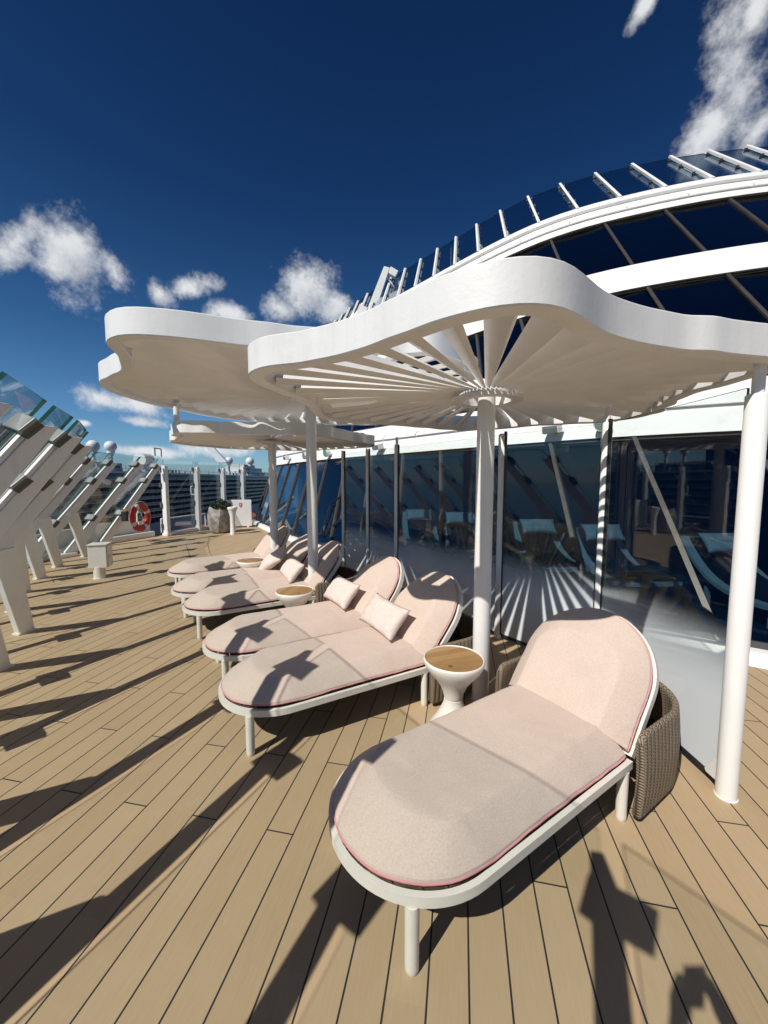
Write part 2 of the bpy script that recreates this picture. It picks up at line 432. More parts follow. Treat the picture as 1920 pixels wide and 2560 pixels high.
def copy_tree(o, parent=None):
    c = o.copy(); COL.objects.link(c)
    if parent is not None: c.parent = parent; c.matrix_parent_inverse = o.matrix_parent_inverse.copy()
    for ch in list(o.children): copy_tree(ch, c)
    return c
def catmull(P, per=12, closed=False):
    P = [Vector(p) for p in P]; n = len(P); out = []
    rng = range(n) if closed else range(n - 1)
    for i in rng:
        a = P[(i - 1) % n] if (closed or i > 0) else P[0] * 2 - P[1]
        b = P[i]; c = P[(i + 1) % n]
        d = P[(i + 2) % n] if (closed or i < n - 2) else P[-1] * 2 - P[-2]
        for k in range(per):
            t = k / per
            out.append(.5 * ((2 * b) + (c - a) * t + (2 * a - 5 * b + 4 * c - d) * t * t + (3 * b - a - 3 * c + d) * t ** 3))
    if not closed: out.append(P[-1].copy())
    return out
def rotm(x, y, z):                                      # columns = axes
    return Matrix((x, y, z)).transposed()

# ---------------------------------------------------------------- facade base curve
LEAN = Vector((.112, .855))
BASE = catmull([(-5.05, 14.75), (-4.2, 13.15), (-3.18, 11.4), (-2.3, 10.0), (-1.42, 8.72), (-.6, 7.7), (.2, 6.75), (1.35, 5.35), (2.35, 4.2), (3.18, 3.42), (4.2, 2.8), (5.75, 2.2), (7.3, 1.85), (9.2, 1.6), (12, 1.4), (16, 1.3)], 16)
ARC = [0.0]
for i in range(1, len(BASE)): ARC.append(ARC[-1] + (BASE[i] - BASE[i - 1]).length)
def base_at(s):
    s = max(0, min(ARC[-1] - 1e-6, s))
    for i in range(1, len(ARC)):
        if ARC[i] >= s:
            t = (s - ARC[i - 1]) / (ARC[i] - ARC[i - 1]); return BASE[i - 1].lerp(BASE[i], t)
def arc_near(p):
    return min(((BASE[i] - Vector(p)).length, ARC[i]) for i in range(len(BASE)))[1]
def base_n(s):                                          # horizontal normal, towards the deck
    t = (base_at(s + .05) - base_at(s - .05)).normalized(); return Vector((-abs(t.y), -abs(t.x))) if t.y < 0 else Vector((t.y, -t.x))
def fac(s, z, off=0.0):
    p = base_at(s) + LEAN * z + base_n(s) * off
    return Vector((p.x, p.y, z))

# ---------------------------------------------------------------- ground: deck, water, quay
mb = MB()
deck_edge = [(-7.35, 9.9), (-7.2, 8.1), (-7.2, 7.0), (-6.75, 5.9), (-6.25, 4.9), (-5.55, 4.1), (-4.9, 3.2), (-4.2, 2.3), (-3.5, 1.4), (-2.8, .5), (-2.15, -.4), (-1.6, -1.3), (-1.0, -2.2), (-.2, -3.2), (.8, -4.2), (2.4, -5.2), (16, -7), (16, 1.6)]
fb = [base_at(ARC[-1] * k / 50) - base_n(ARC[-1] * k / 50) * .06 for k in range(51)]
poly = [(x, y, 0) for x, y in deck_edge] + [(p.x, p.y, 0) for p in reversed(fb)] + [(-5.3, 15.2, 0), (-5.75, 14.2, 0), (-6.7, 11.2, 0)]
mb.add(poly, [tuple(range(len(poly)))])
deck = structure(mb.build('deck', 'deck'))
mb = MB(); mb.add([(-4000, -4000, -28), (4000, -4000, -28), (4000, 6000, -28), (-4000, 6000, -28)], [(0, 1, 2, 3)])
structure(mb.build('water', 'water'))
mb = MB(); mb.box((-70, 200, -26.5), (30, 520, 3)); structure(mb.build('quay', 'concrete'))

# caulked margin lines and border boards of the far deck field
mb = MB()
def strip(a, b, w, z=.004, m=mb):
    a = Vector((*a, z)); b = Vector((*b, z)); d = (b - a).normalized(); n = Vector((-d.y, d.x, 0)) * w / 2
    m.add([a - n, b - n, b + n, a + n], [(0, 1, 2, 3)])
for a, b in [((-4.62, 9.95), (-3.9, 8.5)), ((-3.9, 8.5), (-3.35, 7.6)), ((-5.0, 9.6), (-4.2, 8.2)), ((-4.2, 8.2), (-3.6, 7.3)), ((-4.62, 9.95), (-5.0, 10.9)), ((-4.62, 9.95), (-5.1, 9.85)), ((-3.9, 8.5), (-4.2, 8.2)),
             ((-5.75, 7.6), (-5.9, 7.9)), ((-5.3, 6.05), (-5.55, 6.3)), ((-4.25, 4.55), (-4.55, 4.75)), ((-3.9, 3.7), (-3.4, 4.15)), ((-4.6, 5.2), (-4.35, 5.4))]:
    strip(a, b, .008)
structure(mb.build('deck_margin', 'seam'))

# ---------------------------------------------------------------- raked windscreen: beams, glass, kerb
#          base xy          strut foot xy      top xy       z top
BEAMS = [((-7.02, 9.45), None, (-6.42, 11.12), 2.05),
         ((-6.80, 8.12), None, (-6.21, 9.95), 2.05),
         ((-6.78, 7.10), (-6.44, 8.20), (-6.03, 8.76), 2.04),
         ((-6.47, 6.10), (-6.20, 7.20), (-5.79, 7.79), 2.04),
         ((-6.03, 5.28), (-5.77, 6.34), (-5.39, 6.99), 2.04),
         ((-5.45, 4.50), (-5.30, 5.53), (-4.85, 6.22), 2.04),
         ((-4.75, 3.68), (-4.66, 4.74), (-4.21, 5.42), 2.05),
         ((-3.98, 2.90), (-3.90, 4.05), (-3.48, 4.63), 2.05),
         ((-3.40, 2.05), (-3.36, 3.22), (-2.96, 3.80), 2.06),
         ((-2.94, 1.31), (-2.93, 2.47), (-2.56, 3.05), 2.06),
         ((-2.38, .40), (-2.43, 1.55), (-2.05, 2.15), 2.06),
         ((-1.85, -.22), (-1.93, .93), (-1.56, 1.54), 2.06),
         ((-1.35, -.95), (-1.44, .20), (-1.07, .81), 2.06),
         ((-.64, -1.62), (-.72, -.47), (-.34, .14), 2.06),
         ((-.02, -2.36), (-.18, -1.2), (.20, -.60), 2.06)]
ORD = ['first', 'second', 'third', 'fourth', 'fifth', 'sixth', 'seventh', 'eighth', 'ninth', 'tenth', 'eleventh', 'twelfth', 'thirteenth', 'fourteenth', 'fifteenth']
ORD += ['sixteenth', 'seventeenth', 'eighteenth', 'nineteenth', 'twentieth', 'twenty-first', 'twenty-second', 'twenty-third', 'twenty-fourth', 'twenty-fifth', 'twenty-sixth', 'twenty-seventh', 'twenty-eighth']
beam_geo = []
def raked_beam(i, base, strut, top, zt):
    b = Vector((*base, 0)); t = Vector((*top, zt)); run = Vector((t.x - b.x, t.y - b.y, 0)); R = run.length
    h = run / R; lat = Vector((-h.y, h.x, 0))
    lab = 'white raked windscreen beam with the red lifebuoy on it' if i == 0 else 'white raked windscreen beam, %s counted from the lifebuoy beam towards the camera' % ORD[i]
    root = thing('windscreen_beam', lab, 'beam', b, 0, 'raked windscreen beams along the left deck edge')
    A = (-.10, 0.0); B = (R - .15, zt); Cc = (R, zt); D = (.12, 0.0)
    m = MB(); w = .031
    P = lambda r, z, l: h * r + Vector((0, 0, z)) + lat * l
    prof = [A, D, Cc, B]
    m.hexa([P(r, z, -w) for r, z in prof], [P(r, z, w) for r, z in prof])
    m.build('beam_body', 'white', root, bevel=.008)
    up = Vector((B[0] - A[0], 0, B[1] - A[1])).normalized()          # in (r, -, z)
    U = h * up.x + Vector((0, 0, up.z)); Nn = (h * (-up.z) + Vector((0, 0, up.x))).normalized()
    R3 = rotm(U, lat, Nn)
    m = MB()                                             # raised spine that carries the glass
    a0 = P(A[0], A[1], 0) + U * .12; a1 = P(B[0], B[1], 0) - U * .02
    m.box((a0 + a1) / 2 + Nn * .018, ((a1 - a0).length, .045, .034), R3)
    m.build('glazing_rail', 'white', root, bevel=.004)
    for f in (.37, .78, .975):
        c = P(A[0] + (B[0] - A[0]) * f, A[1] + (B[1] - A[1]) * f, 0)
        sk = radians(18) if i >= 6 else 0.0; l2 = lat * cos(sk) + U * sin(sk); R3 = rotm(l2.cross(Nn).normalized(), l2, Nn)
        m = MB(); m.box(c + Nn * .082, (.14, .235, .026), R3)
        cl = m.build('clamp', 'clamp_grey', root, bevel=.006)
        m = MB(); m.box(c + Nn * .052, (.13, .22, .036), R3); m.box(c + Nn * .022, (.14, .225, .022), R3)
        m.build('gasket', 'grey_clamp', cl)
    if strut:
        f = .47; q = P(A[0] + (B[0] - A[0]) * f + .10, A[1] + (B[1] - A[1]) * f, 0); s0 = Vector((*strut, 0)) - b
        m = MB(); ww = .085
        d = h
        m.hexa([s0 - d * .07 - lat * .045, s0 + d * .07 - lat * .045, s0 + d * .07 + lat * .045, s0 - d * .07 + lat * .045],
               [q - d * .08 - lat * .045, q + d * .12 - lat * .045 + Vector((0, 0, .02)), q + d * .12 + lat * .045 + Vector((0, 0, .02)), q - d * .08 + lat * .045])
        m.build('strut', 'white', root, bevel=.006)
        m = MB(); m.box(s0 + Vector((0, 0, .008)), (.18, .11, .016), rotm(h, lat, Vector((0, 0, 1))))
        m.build('foot_plate', 'cream', root)
    m = MB(); m.box(P(.0, .045, 0), (.34, .20, .09), rotm(h, lat, Vector((0, 0, 1)))); m.build('base_shoe', 'white', root, bevel=.02)
    off = Nn * .052
    beam_geo.append((b + P(A[0], A[1], 0) + off, b + P(B[0], B[1], 0) + off, lat, U, Nn))
for i, a in enumerate(BEAMS): raked_beam(i, *a)
def thick_pane(name, corners, nrm, th, mats, parent=None):
    nrm = nrm.normalized() * th / 2
    m = MB(); m.hexa([Vector(c) - nrm for c in corners], [Vector(c) + nrm for c in corners], 0, 1)
    return m.build(name, mats, parent)
for i in range(len(beam_geo) - 1):
    a0, a1, la, ua, na = beam_geo[i]; b0, b1, lb, ub, nb = beam_geo[i + 1]
    La = (a1 - a0).length; Lb = (b1 - b0).length
    ext = .20
    side = (b0 - a0).normalized(); sidet = (b1 - a1).normalized()
    c = [a0 + ua * .10 + side * .05, b0 + ub * .10 - side * .05, b1 + ub * ext - sidet * .05, a1 + ua * ext + sidet * .05]
    # keep the pane planar
    n = (c[1] - c[0]).cross(c[3] - c[0]).normalized(); c[2] = c[2] - n * (c[2] - c[0]).dot(n)
    o = thick_pane('windscreen_pane', c, n, .026, ['glass', 'green_edge'])
    tag(o, 'clear tilted glass pane between the %s and %s raked beams, counted from the lifebuoy' % (ORD[i], ORD[i + 1]), 'glass pane', 'tilted glass panes of the windscreen')

# kerb along the outboard edge
mb = MB(); out = [(-6.75, 11.15), (-7.18, 9.6), (-7.02, 8.1), (-6.95, 7.05), (-6.62, 6.0), (-6.15, 5.1), (-5.6, 4.3), (-4.95, 3.5), (-4.2, 2.7), (-3.6, 1.85), (-3.05, 1.05), (-2.5, .25), (-1.95, -.45), (-1.4, -1.25), (-.8, -1.95), (-.15, -2.7), (.7, -3.6), (2.3, -4.8)]
def wall_strip(m, pts, w, z0, z1):
    pts = [Vector((*p, 0)) for p in pts]; rows = []
    for i, p in enumerate(pts):
        t = (pts[min(i + 1, len(pts) - 1)] - pts[max(i - 1, 0)]).normalized(); n = Vector((-t.y, t.x, 0)) * w / 2
        rows.append([p - n + Vector((0, 0, z0)), p + n + Vector((0, 0, z0)), p + n + Vector((0, 0, z1)), p - n + Vector((0, 0, z1))])
    m.loft(rows, True)
wall_strip(mb, out, .12, 0, .16)
k = structure(mb.build('kerb', 'white', bevel=.01))
mb = MB(); wall_strip(mb, [(x - .17, y + .1) for x, y in out], .05, -.3, .52)
structure(mb.build('kerb_upstand', 'white'))

# ---------------------------------------------------------------- cross-deck screen at the far end
POSTS = [(-6.39, 11.23), (-6.04, 12.45), (-5.72, 13.70), (-5.42, 14.80)]
for i, p in enumerate(POSTS):
    lab = ['white upright screen post joined to the lifebuoy beam', 'white upright screen post with a grab handle, left of the planter', 'white upright screen post behind the round planter', 'white upright screen post beside the white crested board'][i]
    root = thing('screen_post', lab, 'post', (*p, 0), radians(-16), 'upright posts of the glass screen across the far deck')
    m = MB(); m.box((0, 0, 1.03), (.15, .12, 2.06)); m.build('post_body', 'white', root, bevel=.008)
    m = MB(); m.box((0, 0, .05), (.20, .18, .10)); m.build('post_foot', 'white', root, bevel=.02)
    for z in (.30, .92, 1.50, 1.98):
        m = MB(); m.box((-.085, -.02, z), (.05, .17, .13)); m.build('clamp', 'grey_clamp', root)
    if i == 1:
        m = MB(); m.tube([(-.09, -.06, 1.18), (-.17, -.08, 1.18), (-.18, -.08, 1.22), (-.18, -.08, 1.40), (-.17, -.08, 1.44), (-.09, -.06, 1.44)], .014, 8); m.build('handle', 'white_gloss', root, smooth=60)
for i in range(3):
    a = Vector((*POSTS[i], 0)); b = Vector((*POSTS[i + 1], 0)); d = (b - a).normalized(); n = Vector((-d.y, d.x, 0))
    c = [a + d * .05 + n * .085 + Vector((0, 0, .13)), b - d * .05 + n * .085 + Vector((0, 0, .13)), b - d * .05 + n * .085 + Vector((0, 0, 2.24)), a + d * .05 + n * .085 + Vector((0, 0, 2.24))]
    tag(thick_pane('far_glass', c, n, .016, ['glass', 'green_edge']), ['clear upright glass pane next to the lifebuoy beam at the far screen', 'clear upright glass pane behind the planter at the far screen', 'clear upright glass pane behind the crested board at the far screen'][i], 'glass pane', 'upright glass panes of the far screen')
mb = MB(); wall_strip(mb, [(-6.39, 11.23), (-6.04, 12.45), (-5.72, 13.7), (-5.42, 14.8), (-5.2, 15.2)], .09, 0, .11); structure(mb.build('cross_kerb', 'white', bevel=.01))
# low fall-arrest rail outside the screen
m = MB(); m.tube([(-7.0, 12.0, .42), (-6.5, 13.9, .42)], .03, 8); m.tube([(-7.0, 12.0, 0), (-7.0, 12.0, .42)], .025, 8); m.tube([(-6.5, 13.9, -.2), (-6.5, 13.9, .42)], .025, 8)
tag(m.build('outer_rail', 'white'), 'low white rail outside the far glass screen', 'rail')
# two raked posts where the far screen meets the window front
for k_, (p, q, l) in enumerate([((-5.05, 15.0), (-4.55, 16.0), 'white raked post at the far corner of the window front, left one'), ((-4.85, 15.35), (-4.3, 16.45), 'white raked post at the far corner of the window front, right one')]):
    root = thing('corner_post', l, 'post', (*p, 0), 0, 'raked posts at the far window corner')
    d = Vector((q[0] - p[0], q[1] - p[1], 1.35)); m = MB(); m.tube([(0, 0, 0), d], .07, 4); m.build('post_body', 'white', root)
    m = MB(); m.box(d * .88 + Vector((-.08, -.03, 0)), (.08, .16, .14)); m.build('clamp', 'grey_clamp', root)

# ---------------------------------------------------------------- deck furniture: loungers
R0 = .355
SEAT_L, BACK_L = 1.36, .675
def outline(d, e, L, n_side=70, n_arc=36, n_h=10):
    r = max(R0 - d, .004); x1 = L - e; pts = []; rx = max(r - .75 * max(0, min(d, .108)), .003)
    for k in range(n_side): pts.append((x1 + (R0 - x1) * k / n_side, -r))
    for k in range(n_arc + 1):
        a = -pi / 2 - pi * k / n_arc; pts.append((R0 + rx * cos(a), r * sin(a)))
    for k in range(1, n_side + 1): pts.append((R0 + (x1 - R0) * k / n_side, r))
    for k in range(1, n_h): pts.append((x1, r - 2 * r * k / n_h))
    return pts
def cushion_rings(L, seed):
    rings = []
    spec = [(.026, .02, .0), (.008, .008, .004), (.0, .004, .014), (.002, .004, .026), (.010, .006, .036), (.102, .016, .112), (.108, .022, .116), (.117, .034, .119), (.15, .09, .121), (.21, .15, .122), (.28, .22, .123), (.345, .29, .123)]
    for j, (d, e, z) in enumerate(spec):
        rg = []
        for x, y in outline(d, e, L):
            nz = noise.noise(Vector((x * 4, y * 4, seed))) * (.004 if j > 3 else .005)
            nz += noise.noise(Vector((x * 13, y * 13, seed + 5))) * (.0025 if j > 3 else .004)
            if 3 <= j <= 6: nz += .0035 * max(0, noise.noise(Vector((x * 2.3 + 7, y * 2.3, seed)))) * sin(95 * x + 3 * noise.noise(Vector((x * 5, y, 2)))) * (1.6 if j == 4 else 1)
            nx = noise.noise(Vector((x * 9, y * 9, seed + 9))) * .004 if j in (1, 2, 3, 4) else 0
            cx, cy = (R0 if x < R0 else x), 0
            v = Vector((x - cx, y - cy)); v = v.normalized() * nx if v.length > 1e-4 else Vector((0, 0))
            rg.append((x + v.x, y + v.y, z + nz))
        rings.append(rg)
    return rings
def piping_path(rings): return [Vector(p) + Vector((0, 0, -.002)) for p in rings[2]]
def ring_band(m, L, d0, d1, z0, z1, e0=0.0, e1=.03):
    o = outline(d0, e0, L); i_ = outline(d1, e1, L)
    m.loft([[(x, y, z0) for x, y in o], [(x, y, z1) for x, y in o], [(x, y, z1) for x, y in i_], [(x, y, z0) for x, y in i_], [(x, y, z0) for x, y in o]], True, False, False)
def slats_mesh(m, L, z0, z1, step=.075, gap=.008, d=.03):
    x = .01
    while x < L - .02:
        x2 = min(x + step - gap, L - .02); ys = []
        for xx in (x, x2):
            r = R0 - d; ys.append(r if xx >= R0 else sqrt(max(r * r - (R0 - xx) ** 2, .0004)))
        ya, yb = ys
        m.hexa([(x, -ya, z0), (x2, -yb, z0), (x2, yb, z0), (x, ya, z0)], [(x, -ya, z1), (x2, -yb, z1), (x2, yb, z1), (x, ya, z1)])
        x += step
BACK_A = radians(52)
MB_BACK = Matrix.Translation((SEAT_L + .005, 0, .315)) @ Matrix.Rotation(-BACK_A, 4, 'Y') @ Matrix(((-1, 0, 0, BACK_L), (0, 1, 0, 0), (0, 0, 1, 0), (0, 0, 0, 1)))
def wicker_path():
    pts = []
    x0, xs, r, hy = 1.335, 1.66, .36, .415
    for k in range(13): pts.append(Vector((x0 + (xs - x0) * k / 12, -hy)))
    for k in range(1, 19): a = -pi / 2 + pi / 2 * k / 18; pts.append(Vector((xs + r * cos(a), -hy + r + r * sin(a))))
    for k in range(1, 6): pts.append(Vector((xs + r, (-hy + r) + 2 * (hy - r) * k / 6)))
    for k in range(19): a = pi / 2 * k / 18; pts.append(Vector((xs + r * cos(a), hy - r + r * sin(a))))
    for k in range(1, 13): pts.append(Vector((xs + (x0 - xs) * k / 12, hy)))
    return pts
def build_wicker(parent):
    P = wicker_path(); n = len(P); th = .017; ln = [0]
    for i in range(1, n): ln.append(ln[-1] + (P[i] - P[i - 1]).length)
    tot = ln[-1]; verts = []; uvs = []
    sec = []
    H0, H1 = .045, .44
    for k in range(11): sec.append((th, H0 + (H1 - H0) * k / 10))
    for k in range(1, 8): a = pi * k / 8; sec.append((th * cos(a), H1 + th * sin(a)))
    for k in range(11): sec.append((-th, H1 + (H0 - H1) * k / 10))
    for k in range(1, 6): a = pi * k / 6; sec.append((-th * cos(a), H0 - th * sin(a)))
    sl = [0]
    for k in range(1, len(sec)): sl.append(sl[-1] + hypot(sec[k][0] - sec[k - 1][0], sec[k][1] - sec[k - 1][1]))
    for i in range(n):
        t = (P[min(i + 1, n - 1)] - P[max(i - 1, 0)]).normalized(); nn = Vector((t.y, -t.x))
        e = min(ln[i], tot - ln[i]); ez = min(1, e / .05); drop = .055 * (1 - sqrt(max(0, 1 - (1 - ez) ** 2)))
        belly = .012
        for (o, z) in sec:
            zz = H0 + (z - H0) * (1 - drop / (H1 - H0)) + drop * .35
            fl = belly * sin(pi * min(max((z - H0) / (H1 - H0), 0), 1))
            q = P[i] + nn * (o + fl); verts.append((q.x, q.y, zz))
    ns = len(sec); faces = []; fuv = []
    for i in range(n - 1):
        for k in range(ns):
            k2 = (k + 1) % ns
            faces.append((i * ns + k, (i + 1) * ns + k, (i + 1) * ns + k2, i * ns + k2))
            s2 = sl[k2] if k2 else sl[-1] + .02
            fuv += [(ln[i], sl[k]), (ln[i + 1], sl[k]), (ln[i + 1], s2), (ln[i], s2)]
    for e in (0, n - 1):
        f = tuple(e * ns + k for k in range(ns)); faces.append(f if e == 0 else f[::-1])
        fuv += [(sec[k][0] * .3, sec[k][1]) for k in (range(ns) if e == 0 else reversed(range(ns)))]
    me = bpy.data.meshes.new('wicker_shell'); me.from_pydata(verts, [], faces)
    u = me.uv_layers.new(name='UVMap')
    for i, q in enumerate(fuv): u.data[i].uv = q
    me.polygons.foreach_set('use_smooth', [True] * len(me.polygons)); me.materials.append(M['wicker']); me.update()
    o = bpy.data.objects.new('wicker_shell', me); COL.objects.link(o); o.parent = parent
    return o
def make_lounger():
    root = thing('sun_lounger', '', 'sun lounger', group='pink cushioned sun loungers under the canopies')
    m = MB(); ring_band(m, SEAT_L, -.022, .0, .252, .291, -.012, .02); m.build('seat_frame', 'cream', root, smooth=40)
    m = MB(); slats_mesh(m, SEAT_L, .276, .293, d=.004); m.build('seat_slats', 'slat_wood', root)
    for x, y in ((.12, -.27), (.12, .27), (SEAT_L - .03, -.355), (SEAT_L - .03, .355)):
        m = MB(); m.lathe([(.021, 0), (.024, .006), (.025, .02), (.026, .25)], 14, (x, y, 0)); m.build('leg', 'cream', root, smooth=50)
    rg = cushion_rings(SEAT_L - .01, 3.1); m = MB(); m.loft([[(x, y, z + .299) for x, y, z in r] for r in rg]); cu = m.build('seat_cushion', 'fabric', root, smooth=24)
    m = MB(); m.tube([p + Vector((0, 0, .299)) for p in piping_path(rg)], .0048, 6, closed=True); m.build('piping', 'piping', cu, smooth=60)
    # back
    bm_ = MB_BACK
    m = MB(); ring_band(m, BACK_L, -.014, .006, -.052, -.012, 0, .02); m.v = [tuple(bm_ @ Vector(v)) for v in m.v]; m.build('back_frame', 'cream', root, smooth=40)
    m = MB(); slats_mesh(m, BACK_L, -.026, -.010); m.v = [tuple(bm_ @ Vector(v)) for v in m.v]; m.build('back_slats', 'slat_wood', root)
    rg = cushion_rings(BACK_L - .012, 8.7); m = MB(); m.loft([[tuple(bm_ @ Vector(p)) for p in r] for r in rg]); cu = m.build('back_cushion', 'fabric', root, smooth=24)
    m = MB(); m.tube([bm_ @ p for p in piping_path(rg)], .0048, 6, closed=True); m.build('piping', 'piping', cu, smooth=60)
    m = MB()
    for y in (-.22, .22): m.tube([(1.40, y, .27), (1.85, y, .20), (2.0, y, .20)], .014, 6); m.tube([(1.66, y, .64), (1.86, y, .20)], .012, 6)
    m.tube([(1.33, -.355, .275), (1.68, -.385, .24), (2.0, -.12, .22), (2.0, .12, .22), (1.68, .385, .24), (1.33, .355, .275)], .014, 6)
    m.build('back_support', 'dark', root)
    build_wicker(root)
    return root
LOUNGERS = [((-.153, 1.328), 32.7, 'large pink sun lounger in the foreground, standing on its own', None),
            ((-1.039, 2.363), 29.1, 'pink sun lounger with a pillow, nearer one of the touching pair', (1.31, .12, 0)),
            ((-1.475, 3.066), 28.6, 'pink sun lounger with a pillow, farther one of the touching pair', (1.31, .11, 2)),
            ((-2.156, 4.048), 30.4, 'pink sun lounger behind the second side table, nearest of the far three', (1.27, .10, -4)),
            ((-2.62, 4.67), 30.0, 'pink sun lounger with a pillow on its corner, middle of the far three', (1.27, -.04, 40)),
            ((-3.18, 5.585), 34.0, 'pink sun lounger behind the farthest side table, last of the far three', None)]
proto = make_lounger()
def make_pillow():
    m = MB(); nx, ny = 22, 16; w, h, t = .275, .14, .064; top = []
    for s in (1, -1):
        for j in range(ny + 1):
            for i in range(nx + 1):
                u = i / nx * 2 - 1; v = j / ny * 2 - 1
                pin = 1 - .09 * (1 - u * u) * abs(v) ** 3 ; pin2 = 1 - .09 * (1 - v * v) * abs(u) ** 3
                z = t * max(0, (1 - abs(u) ** 2.6)) ** .5 * max(0, (1 - abs(v) ** 2.6)) ** .5
                z *= 1 + .22 * noise.noise(Vector((u * 2.1, v * 2.1, s * 3))); z += .006 * noise.noise(Vector((u * 6, v * 6, s)))*(1-abs(u))*(1-abs(v))
                m.v.append((u * w * pin2, v * h * pin, s * z))
        o = (ny + 1) * (nx + 1) * (0 if s == 1 else 1)
        for j in range(ny):
            for i in range(nx):
                a = o + j * (nx + 1) + i; f = (a, a + 1, a + nx + 2, a + nx + 1)
                m.f.append(f if s == 1 else f[::-1]); m.mi.append(0)
    o = m.build('pillow', 'pillow', smooth=70)
    bm = bmesh.new(); bm.from_mesh(o.data); bmesh.ops.remove_doubles(bm, verts=bm.verts, dist=.0008); bm.to_mesh(o.data); bm.free()
    return o
pproto = make_pillow()
PLAB = ['pale pink scatter pillow on the nearer lounger of the touching pair', 'pale pink scatter pillow on the farther lounger of the touching pair', 'pale pink scatter pillow half hidden behind the canopy pole', 'pale pink scatter pillow standing on its corner on the far middle lounger']
kp = 0
for i, (p, ang, lab, pil) in enumerate(LOUNGERS):
    L = proto if i == 0 else copy_tree(proto)
    L.location = (*p, 0); L.rotation_euler = (0, 0, radians(ang)); L['label'] = lab
    if pil:
        q = pproto if kp == 0 else pproto.copy()
        if kp: COL.objects.link(q)
        a = radians(62)
        Rm = Matrix.Rotation(radians(ang), 4, 'Z')
        # pillow local x -> across the lounger, local y -> up the backrest
        loc = Matrix.Translation((*p, 0)) @ Rm @ Matrix.Translation((pil[0] - .06, pil[1], .415 + .125)) @ Matrix.Rotation(-radians(50), 4, 'Y') @ Matrix.Rotation(pi / 2, 4, 'Z') @ Matrix.Rotation(radians(pil[2]), 4, 'Z')
        q.matrix_world = loc
        tag(q, PLAB[kp], 'pillow', 'pale pillows on the sun loungers'); kp += 1

# ---------------------------------------------------------------- side tables
def make_table():
    root = thing('side_table', '', 'side table', group='white hourglass side tables with teak tops')
    m = MB(); m.lathe([(.150, 0), (.158, .006), (.160, .018), (.150, .04), (.120, .085), (.088, .14), (.066, .19), (.060, .218), (.0605, .226)], 48); m.build('base', 'cream', root, smooth=60)
    m = MB(); m.lathe([(.0575, .224), (.0575, .232), (.061, .236), (.063, .245), (.070, .275), (.092, .325), (.130, .375), (.172, .425), (.193, .462), (.198, .485), (.196, .494), (.190, .498), (.185, .494), (.184, .486)], 48, capb=True, capt=True); m.build('bowl', 'cream', root, smooth=60)
    m = MB(); n = 48; hr, hx, hy = .013, -.075, -.085
    R_ = .183; z = .4925
    outer = [(R_ * cos(2 * pi * k / n), R_ * sin(2 * pi * k / n), z) for k in range(n)]
    m.loft([[(x, y, .488) for x, y, _ in outer], outer], True, False, True)
    t = m.build('tabletop', 'teak', root)
    m = MB(); m.lathe([(.014, .4905), (.014, .4935), (.011, .4938)], 16, (hx, hy, 0)); m.build('drain_hole', 'slat_wood', t)
    return root
tp = make_table()
for i, (x, y, rz, lab) in enumerate([(.455, 2.41, 20, 'white hourglass side table with teak top beside the foreground lounger'), (-.935, 3.94, 75, 'white hourglass side table with teak top between the pair and the far three'), (-1.915, 5.46, 130, 'white hourglass side table with teak top among the far loungers, farthest of three')]):
    t = tp if i == 0 else copy_tree(tp)
    t.location = (x, y, 0); t.rotation_euler = (0, 0, radians(rz)); t['label'] = lab

